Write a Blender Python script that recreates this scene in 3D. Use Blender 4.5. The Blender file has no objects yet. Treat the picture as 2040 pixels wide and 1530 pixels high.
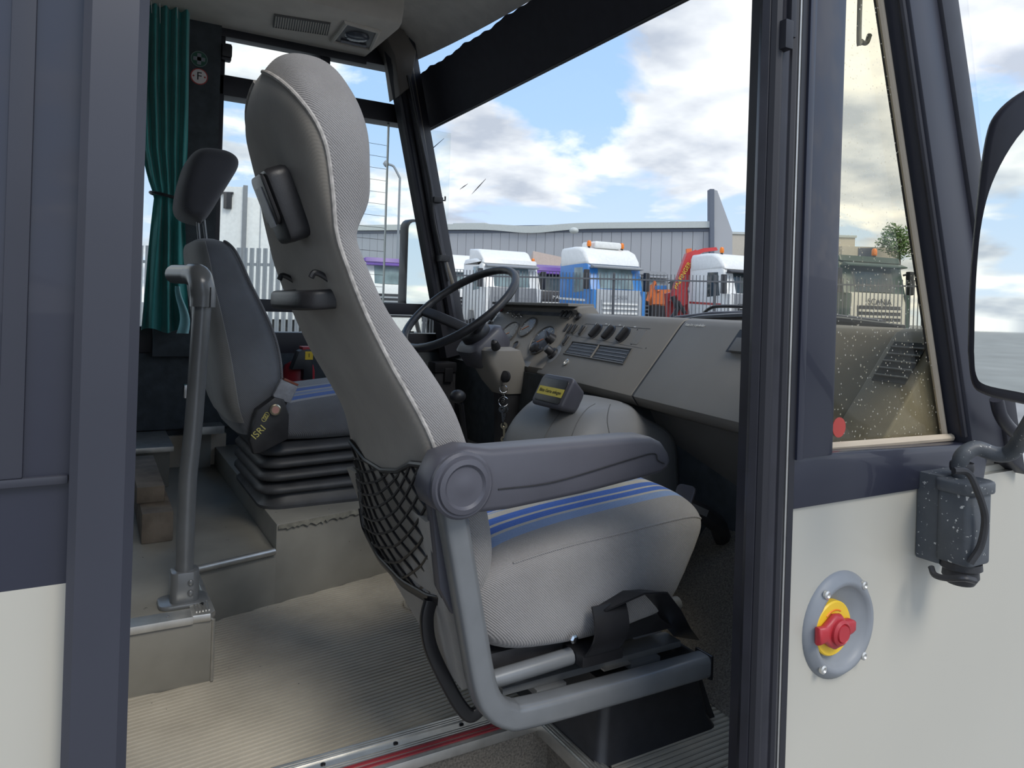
import bpy, bmesh, math, random
from mathutils import Vector, Matrix
random.seed(7)
pi = math.pi
scn = bpy.context.scene
COL = scn.collection

# ------------------------------------------------------------------ camera
FPX, CX, CY, ROLL, YAW, EYE = 1450.0, 1020.0, 609.0, math.radians(1.8), math.radians(30), 1.59
FW = Vector((math.sin(YAW), math.cos(YAW), 0)); RT = Vector((math.cos(YAW), -math.sin(YAW), 0)); UP = Vector((0, 0, 1))
camd = bpy.data.cameras.new('camera'); cam = bpy.data.objects.new('camera', camd); COL.objects.link(cam)
camd.sensor_fit = 'HORIZONTAL'; camd.sensor_width = 36; camd.lens = FPX / 2040 * 36
camd.shift_y = -(765 - CY) / 2040; camd.clip_start = .02; camd.clip_end = 600
cxv = RT * math.cos(ROLL) + UP * math.sin(ROLL); cyv = -RT * math.sin(ROLL) + UP * math.cos(ROLL); czv = -FW
cam.matrix_world = Matrix(((cxv.x, cyv.x, czv.x, 0), (cxv.y, cyv.y, czv.y, 0), (cxv.z, cyv.z, czv.z, EYE), (0, 0, 0, 1)))
scn.camera = cam
# ------------------------------------------------------------------ sky, sun, exposure
scn.view_settings.view_transform = 'Standard'; scn.view_settings.look = 'None'
scn.view_settings.gamma = 1; scn.view_settings.use_curve_mapping = False
scn.view_settings.exposure = 1.2
SKY = 0.56
SUN_E, SUN_AZ, SUN_EL, SUN_ANG = .9, math.radians(8), math.radians(50), math.radians(24)   # azimuth from -Y towards +X
world = bpy.data.worlds.new('sky'); scn.world = world; world.use_nodes = True
nt = world.node_tree; nt.nodes.clear()
def N(t, **k):
    n = nt.nodes.new(t)
    for a, b in k.items(): setattr(n, a, b)
    return n
def ramp(node, stops):
    cr = node.color_ramp
    while len(cr.elements) > 1: cr.elements.remove(cr.elements[-1])
    cr.elements[0].position = stops[0][0]; cr.elements[0].color = (*stops[0][1], 1)
    for p, c in stops[1:]:
        e = cr.elements.new(p); e.color = (*c, 1)
tc = N('ShaderNodeTexCoord'); sep = N('ShaderNodeSeparateXYZ'); nt.links.new(tc.outputs['Generated'], sep.inputs[0])
zc = N('ShaderNodeMath', operation='MAXIMUM'); nt.links.new(sep.outputs[2], zc.inputs[0]); zc.inputs[1].default_value = 0.0
za = N('ShaderNodeMath', operation='ADD'); nt.links.new(zc.outputs[0], za.inputs[0]); za.inputs[1].default_value = 0.22
dvx = N('ShaderNodeMath', operation='DIVIDE'); nt.links.new(sep.outputs[0], dvx.inputs[0]); nt.links.new(za.outputs[0], dvx.inputs[1])
dvy = N('ShaderNodeMath', operation='DIVIDE'); nt.links.new(sep.outputs[1], dvy.inputs[0]); nt.links.new(za.outputs[0], dvy.inputs[1])
cmb = N('ShaderNodeCombineXYZ'); nt.links.new(dvx.outputs[0], cmb.inputs[0]); nt.links.new(dvy.outputs[0], cmb.inputs[1]); cmb.inputs[2].default_value = 7.7
n1 = N('ShaderNodeTexNoise'); n1.inputs['Scale'].default_value = 1.35; n1.inputs['Detail'].default_value = 9; n1.inputs['Roughness'].default_value = .56
n1.inputs['Distortion'].default_value = .25; nt.links.new(cmb.outputs[0], n1.inputs['Vector'])
cr1 = N('ShaderNodeValToRGB'); ramp(cr1, [(.45, (0, 0, 0)), (.52, (1, 1, 1))]); nt.links.new(n1.outputs[0], cr1.inputs[0])
n2 = N('ShaderNodeTexNoise'); n2.inputs['Scale'].default_value = 2.6; n2.inputs['Detail'].default_value = 7; nt.links.new(cmb.outputs[0], n2.inputs['Vector'])
cr2 = N('ShaderNodeValToRGB'); ramp(cr2, [(.36, (.48, .53, .62)), (.50, (.80, .83, .88)), (.60, (1.08, 1.07, 1.04))]); nt.links.new(n2.outputs[0], cr2.inputs[0])
cr3 = N('ShaderNodeValToRGB'); ramp(cr3, [(0, (.66, .76, .90)), (.25, (.40, .60, .90)), (.8, (.22, .42, .80))]); nt.links.new(sep.outputs[2], cr3.inputs[0])
mx = N('ShaderNodeMixRGB'); nt.links.new(cr1.outputs[0], mx.inputs[0]); nt.links.new(cr3.outputs[0], mx.inputs[1]); nt.links.new(cr2.outputs[0], mx.inputs[2])
bg = N('ShaderNodeBackground'); bg.inputs[1].default_value = SKY; nt.links.new(mx.outputs[0], bg.inputs[0])
wo = N('ShaderNodeOutputWorld'); nt.links.new(bg.outputs[0], wo.inputs[0])
sd = bpy.data.lights.new('sun', 'SUN'); sd.energy = SUN_E; sd.angle = SUN_ANG; sd.color = (1, .95, .87)
sun = bpy.data.objects.new('sun', sd); COL.objects.link(sun)
sdir = Vector((math.sin(SUN_AZ) * math.cos(SUN_EL), -math.cos(SUN_AZ) * math.cos(SUN_EL), math.sin(SUN_EL)))
sun.rotation_euler = sdir.to_track_quat('Z', 'Y').to_euler(); sun.location = (0, -6, 10)

# ------------------------------------------------------------------ helpers
def ray(px, py):
    dx = (px - CX) / FPX; dy = (py - CY) / FPX
    L = dx * math.cos(ROLL) + dy * math.sin(ROLL); T = dx * math.sin(ROLL) - dy * math.cos(ROLL)
    return FW + RT * L + UP * T
EYEV = Vector((0, 0, EYE))
def at(px, py, x=None, y=None, z=None, d=None):
    """a point of the place from where it is seen and the plane it lies in"""
    v = ray(px, py)
    t = x / v.x if x is not None else y / v.y if y is not None else (z - EYE) / v.z if z is not None else d
    return EYEV + v * t
def hit(px, py, p0, n):
    v = ray(px, py); t = n.dot(p0 - EYEV) / n.dot(v); return EYEV + v * t
def frame(o, x, y, z):
    x, y, z = Vector(x).normalized(), Vector(y).normalized(), Vector(z).normalized()
    return Matrix(((x.x, y.x, z.x, o[0]), (x.y, y.y, z.y, o[1]), (x.z, y.z, z.z, o[2]), (0, 0, 0, 1)))
def zframe(o, z, hint=(0, 0, 1)):
    z = Vector(z).normalized(); h = Vector(hint)
    if abs(z.dot(h)) > .98: h = Vector((1, 0, 0))
    x = h.cross(z).normalized(); return frame(o, x, z.cross(x), z)
def rotz(o, a): return Matrix.Translation(Vector(o)) @ Matrix.Rotation(a, 4, 'Z')

class MB:
    def __init__(s): s.v = []; s.f = []
    def add(s, vs, fs, M=None):
        b = len(s.v)
        s.v += [(M @ Vector(p)) if M is not None else Vector(p) for p in vs]
        s.f += [tuple(i + b for i in q) for q in fs]; return s
    def box(s, x0, x1, y0, y1, z0, z1, b=0, M=None):
        if b <= 0:
            vs = [(x, y, z) for z in (z0, z1) for y in (y0, y1) for x in (x0, x1)]
            return s.add(vs, [(0, 2, 3, 1), (4, 5, 7, 6), (0, 1, 5, 4), (2, 6, 7, 3), (0, 4, 6, 2), (1, 3, 7, 5)], M)
        b = min(b, (x1 - x0) * .49, (y1 - y0) * .49, (z1 - z0) * .49)
        bm = bmesh.new(); bmesh.ops.create_cube(bm, size=1)
        for v in bm.verts:
            v.co = Vector(((x0 + x1) / 2 + v.co.x * (x1 - x0), (y0 + y1) / 2 + v.co.y * (y1 - y0), (z0 + z1) / 2 + v.co.z * (z1 - z0)))
        bmesh.ops.bevel(bm, geom=list(bm.edges), offset=b, segments=2, profile=.7, affect='EDGES')
        bm.verts.index_update()
        s.add([v.co.copy() for v in bm.verts], [tuple(v.index for v in f.verts) for f in bm.faces], M); bm.free(); return s
    def prism(s, poly, h0, h1, M=None, b=0):
        n = len(poly); cx = sum(p[0] for p in poly) / n; cy = sum(p[1] for p in poly) / n
        area = sum(poly[i][0] * poly[(i + 1) % n][1] - poly[(i + 1) % n][0] * poly[i][1] for i in range(n))
        if area < 0: poly = poly[::-1]
        def inset(d):
            out = []
            for i in range(n):
                a = Vector(poly[i - 1]); p = Vector(poly[i]); c = Vector(poly[(i + 1) % n])
                e1 = (p - a).normalized(); e2 = (c - p).normalized()
                n1 = Vector((-e1.y, e1.x)); n2 = Vector((-e2.y, e2.x)); m = n1 + n2
                if m.length < 1e-6: m = n1
                m.normalize(); k = d / max(.35, m.dot(n1)); out.append(tuple(p + m * k))
            return out
        if b > 0: rings = [(inset(b), h0), (inset(b * .3), h0 + b * .3), (poly, h0 + b), (poly, h1 - b), (inset(b * .3), h1 - b * .3), (inset(b), h1)]
        else: rings = [(poly, h0), (poly, h1)]
        return s.loft([[(x, y, h) for x, y in pl] for pl, h in rings], M=M)
    def loft(s, rings, closed=True, caps=True, M=None):
        n = len(rings[0]); vs = [p for r_ in rings for p in r_]; fs = []
        for i in range(len(rings) - 1):
            for j in range(n if closed else n - 1):
                k = (j + 1) % n; fs.append((i * n + j, i * n + k, (i + 1) * n + k, (i + 1) * n + j))
        if caps and closed:
            fs.append(tuple(range(n))[::-1]); fs.append(tuple(range((len(rings) - 1) * n, len(rings) * n)))
        return s.add(vs, fs, M)
    def tube(s, path, r, n=10, closed=False, prof=None, up=None, caps=True, M=None):
        P = [Vector(p) for p in path]; m = len(P); rr = r if isinstance(r, (list, tuple)) else [r] * m
        T = []
        for i in range(m):
            a = P[(i - 1) % m] if (closed or i > 0) else P[i]; c = P[(i + 1) % m] if (closed or i < m - 1) else P[i]
            T.append((c - a).normalized())
        u = Vector(up) if up is not None else (Vector((0, 0, 1)) if abs(T[0].z) < .9 else Vector((1, 0, 0)))
        rings = []
        for i in range(m):
            if up is not None: u = Vector(up)
            x = (u - T[i] * u.dot(T[i])).normalized(); y = T[i].cross(x); u = x
            if prof: pts = [P[i] + x * (q[0] * (rr[i] if not up else 1)) + y * (q[1] * (rr[i] if not up else 1)) for q in prof]
            else: pts = [P[i] + (x * math.cos(2 * pi * k / n) + y * math.sin(2 * pi * k / n)) * rr[i] for k in range(n)]
            rings.append(pts)
        if closed: rings.append(rings[0])
        return s.loft(rings, caps=caps and not closed, M=M)
    def lathe(s, prof, n=24, M=None, caps=True):
        return s.loft([[(r_ * math.cos(2 * pi * k / n), r_ * math.sin(2 * pi * k / n), z) for k in range(n)] for r_, z in prof], caps=caps, M=M)
    def ball(s, c, r, n=12, sc=(1, 1, 1)):
        M = Matrix.Translation(Vector(c)) @ Matrix.Diagonal((*sc, 1))
        return s.lathe([(max(1e-4, r * math.sin(pi * i / (n // 2 + 2))), -r * math.cos(pi * i / (n // 2 + 2))) for i in range(n // 2 + 3)], n, M)
    def grid(s, fn, nu, nv, M=None):
        vs = [fn(i / nu, j / nv) for j in range(nv + 1) for i in range(nu + 1)]
        return s.add(vs, [(j * (nu + 1) + i, j * (nu + 1) + i + 1, (j + 1) * (nu + 1) + i + 1, (j + 1) * (nu + 1) + i) for j in range(nv) for i in range(nu)], M)
    def sheet(s, fn, nu, nv, off):
        """a surface with thickness: off is a vector added for the other face"""
        off = Vector(off)
        a = [Vector(fn(i / nu, j / nv)) for j in range(nv + 1) for i in range(nu + 1)]
        n = len(a); q = lambda i, j: j * (nu + 1) + i; fs = []
        for j in range(nv):
            for i in range(nu):
                fs.append((q(i, j), q(i + 1, j), q(i + 1, j + 1), q(i, j + 1))); fs.append(tuple(k + n for k in (q(i, j + 1), q(i + 1, j + 1), q(i + 1, j), q(i, j))))
        for i in range(nu):
            for j, fl in ((0, 0), (nv, 1)):
                k = (q(i, j), q(i + 1, j), q(i + 1, j) + n, q(i, j) + n); fs.append(k if fl else k[::-1])
        for j in range(nv):
            for i, fl in ((0, 1), (nu, 0)):
                k = (q(i, j), q(i, j + 1), q(i, j + 1) + n, q(i, j) + n); fs.append(k if fl else k[::-1])
        return s.add(a + [p + off for p in a], fs)
def rrect(w, h, r, n=4, cx=0, cy=0):
    r = min(r, w / 2 - 1e-5, h / 2 - 1e-5); out = []
    for sx, sy, a0 in ((1, 1, 0), (-1, 1, pi / 2), (-1, -1, pi), (1, -1, 3 * pi / 2)):
        for k in range(n + 1):
            a = a0 + pi / 2 * k / n; out.append((cx + sx * (w / 2 - r) + r * math.cos(a), cy + sy * (h / 2 - r) + r * math.sin(a)))
    return out
def circ(r, n=20, cx=0, cy=0): return [(cx + r * math.cos(2 * pi * k / n), cy + r * math.sin(2 * pi * k / n)) for k in range(n)]
def sup(a, b, e, n=40):
    out = []
    for k in range(n):
        t = 2 * pi * k / n; c, s_ = math.cos(t), math.sin(t)
        out.append((a * math.copysign(abs(c) ** (2 / e), c), b * math.copysign(abs(s_) ** (2 / e), s_)))
    return out
def bez(pts, n=8):
    """Catmull-Rom through points"""
    P = [Vector(p) for p in pts]; P = [P[0] * 2 - P[1]] + P + [P[-1] * 2 - P[-2]]; out = []
    for i in range(1, len(P) - 2):
        for k in range(n):
            t = k / n; a, b, c, d = P[i - 1:i + 3]
            out.append(.5 * ((2 * b) + (c - a) * t + (2 * a - 5 * b + 4 * c - d) * t * t + (3 * b - a - 3 * c + d) * t ** 3))
    return out + [P[-2]]

def mesh_from(mb, name, origin, ang=40):
    me = bpy.data.meshes.new(name)
    o = Vector(origin); me.from_pydata([tuple(v - o) for v in mb.v], [], mb.f)
    bm = bmesh.new(); bm.from_mesh(me); bmesh.ops.recalc_face_normals(bm, faces=bm.faces); bm.to_mesh(me); bm.free()
    me.polygons.foreach_set('use_smooth', [True] * len(me.polygons))
    me.set_sharp_from_angle(angle=math.radians(ang)); me.update(); return me
def wloc(o):
    v = Vector((0, 0, 0))
    while o is not None: v += o.location; o = o.parent
    return v
def ob(name, mb, m, parent=None, ang=40, label=None):
    """one mesh object; world coordinates in, stored relative to the parent's place"""
    org = wloc(parent) if parent is not None else Vector((0, 0, 0))
    if parent is None:
        xs = [v.x for v in mb.v]; ys = [v.y for v in mb.v]; zs = [v.z for v in mb.v]
        org = Vector(((min(xs) + max(xs)) / 2, (min(ys) + max(ys)) / 2, min(zs)))
    o = bpy.data.objects.new(name, mesh_from(mb, name, org, ang)); COL.objects.link(o)
    o.data.materials.append(m)
    if parent is not None: o.parent = parent
    else: o.location = org
    if label: o['label'] = label
    return o
def again(src, parent, delta, name=None):
    o = src.copy(); COL.objects.link(o); o.parent = parent; o.location = src.location + Vector(delta); return o
def thing(name, label, cat, loc=(0, 0, 0), group=None):
    o = bpy.data.objects.new(name, None); COL.objects.link(o); o.location = Vector(loc); o.empty_display_size = .05
    o['label'] = label; o['category'] = cat
    if group: o['group'] = group
    return o
def single(name, mb, m, label, cat, group=None, ang=40):
    o = ob(name, mb, m, None, ang); o['label'] = label; o['category'] = cat
    if group: o['group'] = group
    return o
def struct(name, mb, m, parent=None, ang=40, label=None):
    o = ob(name, mb, m, parent, ang, label)
    if parent is None: o['kind'] = 'structure'
    return o
def text(mb, s_, size, M, ext=.0004):
    cu = bpy.data.curves.new('lettering', 'FONT'); cu.body = s_; cu.size = size; cu.extrude = ext; cu.resolution_u = 3
    cu.align_x = 'CENTER'; cu.align_y = 'CENTER'
    to = bpy.data.objects.new('lettering', cu); COL.objects.link(to)
    me = bpy.data.meshes.new_from_object(to.evaluated_get(bpy.context.evaluated_depsgraph_get()))
    mb.add([v.co.copy() for v in me.vertices], [tuple(p.vertices) for p in me.polygons], M)
    bpy.data.objects.remove(to); bpy.data.meshes.remove(me); bpy.data.curves.remove(cu); return mb

# ------------------------------------------------------------------ materials
def base(name):
    m = bpy.data.materials.new(name); m.use_nodes = True; t = m.node_tree
    return m, t, t.nodes['Principled BSDF']
def mat(name, col, rough=.5, metal=0, var=.06, vs=12, bump=0, bs=300, spec=.5, spot=None, coat=0):
    m, t, p = base(name)
    p.inputs['Roughness'].default_value = rough; p.inputs['Metallic'].default_value = metal
    p.inputs['Specular IOR Level'].default_value = spec; p.inputs['Coat Weight'].default_value = coat
    tcn = t.nodes.new('ShaderNodeTexCoord'); no = t.nodes.new('ShaderNodeTexNoise'); no.inputs['Scale'].default_value = vs; no.inputs['Detail'].default_value = 6
    t.links.new(tcn.outputs['Object'], no.inputs['Vector'])
    r_ = t.nodes.new('ShaderNodeValToRGB'); ramp(r_, [(.3, tuple(c * (1 - var) for c in col)), (.7, tuple(min(1, c * (1 + var)) for c in col))])
    t.links.new(no.outputs[0], r_.inputs[0]); out = r_.outputs[0]
    if spot:                                   # chips or specks: (colour, scale, threshold)
        n2_ = t.nodes.new('ShaderNodeTexNoise'); n2_.inputs['Scale'].default_value = spot[1]; n2_.inputs['Detail'].default_value = 3; t.links.new(tcn.outputs['Object'], n2_.inputs['Vector'])
        r2 = t.nodes.new('ShaderNodeValToRGB'); ramp(r2, [(spot[2], (0, 0, 0)), (spot[2] + .02, (1, 1, 1))]); t.links.new(n2_.outputs[0], r2.inputs[0])
        mxn = t.nodes.new('ShaderNodeMixRGB'); t.links.new(r2.outputs[0], mxn.inputs[0]); t.links.new(out, mxn.inputs[1]); mxn.inputs[2].default_value = (*spot[0], 1); out = mxn.outputs[0]
    t.links.new(out, p.inputs['Base Color'])
    if bump:
        n3 = t.nodes.new('ShaderNodeTexNoise'); n3.inputs['Scale'].default_value = bs; n3.inputs['Detail'].default_value = 3; t.links.new(tcn.outputs['Object'], n3.inputs['Vector'])
        b = t.nodes.new('ShaderNodeBump'); b.inputs['Strength'].default_value = bump; b.inputs['Distance'].default_value = .002
        t.links.new(n3.outputs[0], b.inputs['Height']); t.links.new(b.outputs[0], p.inputs['Normal'])
    return m
def fabric(name, col, rib=80, contrast=.25, stripes=None, axis=1, direction='DIAGONAL', bump=.5):
    m, t, p = base(name); p.inputs['Roughness'].default_value = .92; p.inputs['Specular IOR Level'].default_value = .15
    p.inputs['Sheen Weight'].default_value = .25; p.inputs['Sheen Roughness'].default_value = .5
    tcn = t.nodes.new('ShaderNodeTexCoord'); w = t.nodes.new('ShaderNodeTexWave'); w.bands_direction = direction
    w.inputs['Scale'].default_value = rib; w.inputs['Distortion'].default_value = 1.2; w.inputs['Detail'].default_value = 2; w.inputs['Detail Scale'].default_value = 3
    t.links.new(tcn.outputs['Object'], w.inputs['Vector'])
    no = t.nodes.new('ShaderNodeTexNoise'); no.inputs['Scale'].default_value = 9; no.inputs['Detail'].default_value = 8; t.links.new(tcn.outputs['Object'], no.inputs['Vector'])
    nf = t.nodes.new('ShaderNodeTexNoise'); nf.inputs['Scale'].default_value = 700; nf.inputs['Detail'].default_value = 2; t.links.new(tcn.outputs['Object'], nf.inputs['Vector'])
    if stripes:
        sp = t.nodes.new('ShaderNodeSeparateXYZ'); t.links.new(tcn.outputs['Object'], sp.inputs[0])
        r0 = t.nodes.new('ShaderNodeValToRGB'); r0.color_ramp.interpolation = 'CONSTANT'
        ramp(r0, [(0, col)] + [(s_[0], s_[1]) for s_ in stripes]); t.links.new(sp.outputs[axis], r0.inputs[0]); cs = r0.outputs[0]
    else:
        rg = t.nodes.new('ShaderNodeRGB'); rg.outputs[0].default_value = (*col, 1); cs = rg.outputs[0]
    ad = t.nodes.new('ShaderNodeMath'); ad.operation = 'ADD'; t.links.new(w.outputs['Fac'], ad.inputs[0]); t.links.new(nf.outputs[0], ad.inputs[1])
    r1 = t.nodes.new('ShaderNodeValToRGB'); ramp(r1, [(0, (1 - contrast,) * 3), (.5, (1, 1, 1)), (1, (1 + contrast,) * 3)])
    hv = t.nodes.new('ShaderNodeMath'); hv.operation = 'MULTIPLY'; t.links.new(ad.outputs[0], hv.inputs[0]); hv.inputs[1].default_value = .5; t.links.new(hv.outputs[0], r1.inputs[0])
    r2 = t.nodes.new('ShaderNodeValToRGB'); ramp(r2, [(.3, (.86, .85, .84)), (.7, (1.08, 1.08, 1.08))]); t.links.new(no.outputs[0], r2.inputs[0])
    m1 = t.nodes.new('ShaderNodeMixRGB'); m1.blend_type = 'MULTIPLY'; m1.inputs[0].default_value = 1; t.links.new(cs, m1.inputs[1]); t.links.new(r1.outputs[0], m1.inputs[2])
    m2 = t.nodes.new('ShaderNodeMixRGB'); m2.blend_type = 'MULTIPLY'; m2.inputs[0].default_value = 1; t.links.new(m1.outputs[0], m2.inputs[1]); t.links.new(r2.outputs[0], m2.inputs[2])
    t.links.new(m2.outputs[0], p.inputs['Base Color'])
    b = t.nodes.new('ShaderNodeBump'); b.inputs['Strength'].default_value = bump; b.inputs['Distance'].default_value = .0015
    t.links.new(ad.outputs[0], b.inputs['Height']); t.links.new(b.outputs[0], p.inputs['Normal'])
    return m
def glass(name, tint=(.95, .97, .96), refl=.6, rough=.0, dirt=0):
    m, t, p = base(name); t.nodes.remove(p); o = t.nodes['Material Output']
    tr = t.nodes.new('ShaderNodeBsdfTransparent'); tr.inputs[0].default_value = (*tint, 1)
    gl = t.nodes.new('ShaderNodeBsdfGlossy'); gl.inputs['Roughness'].default_value = rough; gl.inputs[0].default_value = (refl, refl, refl, 1)
    lw_ = t.nodes.new('ShaderNodeLayerWeight'); lw_.inputs[0].default_value = .5
    pw = t.nodes.new('ShaderNodeMath'); pw.operation = 'POWER'; pw.inputs[1].default_value = 5; t.links.new(lw_.outputs['Facing'], pw.inputs[0])
    ml = t.nodes.new('ShaderNodeMath'); ml.operation = 'MULTIPLY_ADD'; ml.inputs[1].default_value = .8; ml.inputs[2].default_value = .025; t.links.new(pw.outputs[0], ml.inputs[0])
    mxn = t.nodes.new('ShaderNodeMixShader'); t.links.new(ml.outputs[0], mxn.inputs[0]); t.links.new(tr.outputs[0], mxn.inputs[1]); t.links.new(gl.outputs[0], mxn.inputs[2])
    last = mxn
    if dirt:
        tcn = t.nodes.new('ShaderNodeTexCoord'); vo = t.nodes.new('ShaderNodeTexVoronoi'); vo.inputs['Scale'].default_value = 100; vo.inputs['Randomness'].default_value = 1
        t.links.new(tcn.outputs['Object'], vo.inputs['Vector']); r2 = t.nodes.new('ShaderNodeValToRGB'); ramp(r2, [(.10, (1, 1, 1)), (.16, (0, 0, 0))]); t.links.new(vo.outputs['Distance'], r2.inputs[0])
        df = t.nodes.new('ShaderNodeBsdfDiffuse'); df.inputs[0].default_value = (.7, .68, .6, 1)
        k = t.nodes.new('ShaderNodeMath'); k.operation = 'MULTIPLY'; k.inputs[1].default_value = dirt; t.links.new(r2.outputs[0], k.inputs[0])
        ms = t.nodes.new('ShaderNodeMixShader'); t.links.new(k.outputs[0], ms.inputs[0]); t.links.new(mxn.outputs[0], ms.inputs[1]); t.links.new(df.outputs[0], ms.inputs[2]); last = ms
    t.links.new(last.outputs[0], o.inputs[0]); return m

M_ = dict(
    navy=mat('navy_paint', (.022, .024, .040), .32, var=.1, vs=3, coat=.3),
    navy2=mat('satin_navy_post', (.038, .040, .054), .38, var=.1, vs=4),
    white=mat('white_body_paint', (.475, .455, .395), .35, var=.03, vs=2, coat=.2),
    seal=mat('black_rubber_seal', (.022, .022, .030), .42, var=.2, vs=20),
    alu=mat('aluminium_trim', (.62, .61, .58), .38, .85, var=.12, vs=30),
    lino=mat('grey_vinyl_sheet', (.25, .24, .21), .42, var=.18, vs=6, spot=((.06, .055, .05), 60, .72)),
    ribrub=mat('ribbed_rubber', (.40, .365, .30), .55, var=.22, vs=5, bump=.25, bs=500, spot=((.03, .028, .025), 90, .74)),
    groove=mat('dark_groove', (.025, .022, .018), .8),
    carpet=mat('speckled_carpet', (.165, .148, .125), .95, var=.5, vs=260, bump=.6, bs=500),
    ceil=mat('brown_headliner', (.23, .20, .175), .9, var=.12, vs=40, bump=.3, bs=400),
    console=mat('beige_overhead_vinyl', (.62, .57, .50), .7, var=.08, vs=10, bump=.15),
    walldark=mat('dark_wall_lining', (.048, .056, .062), .75, var=.25, vs=25, bump=.3),
    frame=mat('black_window_frame', (.018, .018, .024), .45),
    black=mat('black_plastic', (.026, .026, .029), .42, var=.2, vs=30, bump=.1),
    blackm=mat('black_painted_steel', (.014, .014, .016), .33, var=.2, vs=20),
    greysteel=mat('grey_painted_steel', (.185, .195, .205), .30, .25, var=.10, vs=14),
    armgrey=mat('slate_moulded_plastic', (.082, .082, .100), .42, var=.06, vs=18, bump=.06, bs=700),
    twill=fabric('grey_twill_upholstery', (.285, .278, .280), 150, .36),
    plain=fabric('dark_grey_back_cloth', (.31, .29, .26), 160, .04, bump=.08),
    piping=mat('pale_piping', (.42, .40, .38), .9, var=.3, vs=90),
    dcloth=fabric('slate_velour', (.18, .19, .21), 120, .12, bump=.2),
    bellow=mat('black_rubber_bellows', (.048, .05, .055), .5, var=.3, vs=14),
    dash=mat('grey_brown_dash_plastic', (.235, .22, .198), .55, var=.06, vs=6, bump=.22, bs=900),
    dash2=mat('dark_dash_plastic', (.14, .135, .128), .55, var=.08, vs=8, bump=.2, bs=800),
    cover=mat('grey_padded_vinyl', (.19, .19, .19), .48, var=.06, vs=5, bump=.1, bs=500),
    gauge=mat('gauge_glass', (.10, .11, .13), .12, var=.35, vs=18),
    chrome=mat('chrome', (.75, .75, .75), .14, 1, var=.05),
    red=mat('red_plastic', (.45, .03, .04), .4), yellow=mat('yellow_plastic', (.85, .55, .03), .4), yellowlab=mat('yellow_label', (.75, .62, .06), .5),
    orange=mat('orange_lens', (.85, .22, .02), .3), teal=fabric('teal_curtain_cloth', (.07, .34, .32), 40, .12, direction='X', bump=.15),
    teal2=mat('pale_backlit_lining', (.36, .66, .68), .8), wood=mat('old_timber', (.15, .125, .10), .85, var=.4, vs=14, bump=.6, bs=60),
    castgrey=mat('chipped_grey_casting', (.070, .078, .088), .5, var=.2, vs=20, bump=.3, bs=120, spot=((.55, .55, .52), 150, .67)),
    valve=mat('grey_valve_dish', (.235, .25, .27), .45, var=.1, vs=14), mirror=mat('mirror_glass', (.85, .88, .84), .02, 1, var=0),
    blind=mat('black_roller_blind', (.026, .026, .036), .8, var=.1, vs=30), sticker=mat('sticker_white', (.78, .70, .66), .5), green=mat('sticker_green', (.02, .10, .06), .5),
    stickred=mat('sticker_red', (.45, .06, .05), .5), tape=mat('grey_tape', (.27, .28, .31), .4, var=.2, vs=60), beige=mat('beige_panel', (.52, .44, .34), .8),
    goldtxt=mat('gold_print', (.62, .55, .16), .5), keym=mat('brass_key', (.62, .58, .44), .3, .9), ink=mat('dark_print', (.02, .02, .02), .6), whitetxt=mat('white_print', (.7, .7, .68), .6),
    asphalt=mat('asphalt', (.28, .275, .26), .9, var=.2, vs=.6, bump=.3, bs=60), leaf=mat('leaf_green', (.10, .17, .05), .8, var=.5, vs=6), bark=mat('bark', (.08, .06, .04), .9),
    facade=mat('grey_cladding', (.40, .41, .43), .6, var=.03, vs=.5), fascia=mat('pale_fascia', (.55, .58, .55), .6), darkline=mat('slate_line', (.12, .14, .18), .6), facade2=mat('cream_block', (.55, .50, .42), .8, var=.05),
    lowwall=mat('pale_plinth', (.66, .66, .65), .7), steelfence=mat('dark_steel_fence', (.10, .105, .115), .5), galv=mat('galvanised_steel', (.30, .32, .34), .45, .4),
    twhite=mat('truck_white', (.80, .80, .77), .3), tblue=mat('truck_blue', (.05, .22, .55), .3), tgrey=mat('truck_grey', (.22, .23, .24), .45), tsilver=mat('truck_silver_grey', (.36, .38, .40), .4), tgreen=mat('truck_dark_green', (.045, .075, .06), .35),
    tred=mat('crane_red', (.55, .05, .05), .4), torange=mat('machine_orange', (.75, .20, .06), .45), tpurple=mat('truck_purple', (.14, .06, .30), .35), tglass=mat('dark_truck_glass', (.045, .06, .065), .06, var=.3, vs=3), tglass2=mat('pale_truck_glass', (.20, .27, .28), .08, var=.3, vs=2),
    tblack=mat('truck_black_plastic', (.03, .03, .033), .5), tyre=mat('tyre', (.02, .02, .02), .85), tcream=mat('truck_cream', (.60, .56, .48), .4), ttan=mat('trailer_peach', (.62, .50, .43), .6),
    glass=glass('window_glass'), wglass=glass('windscreen_glass', (.985, .99, .99), .22), qglass=glass('tinted_quarter_glass', (.955, .93, .84), .75, dirt=.5),
)

# ================================================================== SETTING
FL = .80
# yard
struct('ground', MB().box(-120, 160, -60, 160, -.3, 0), M_['asphalt'])
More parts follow.
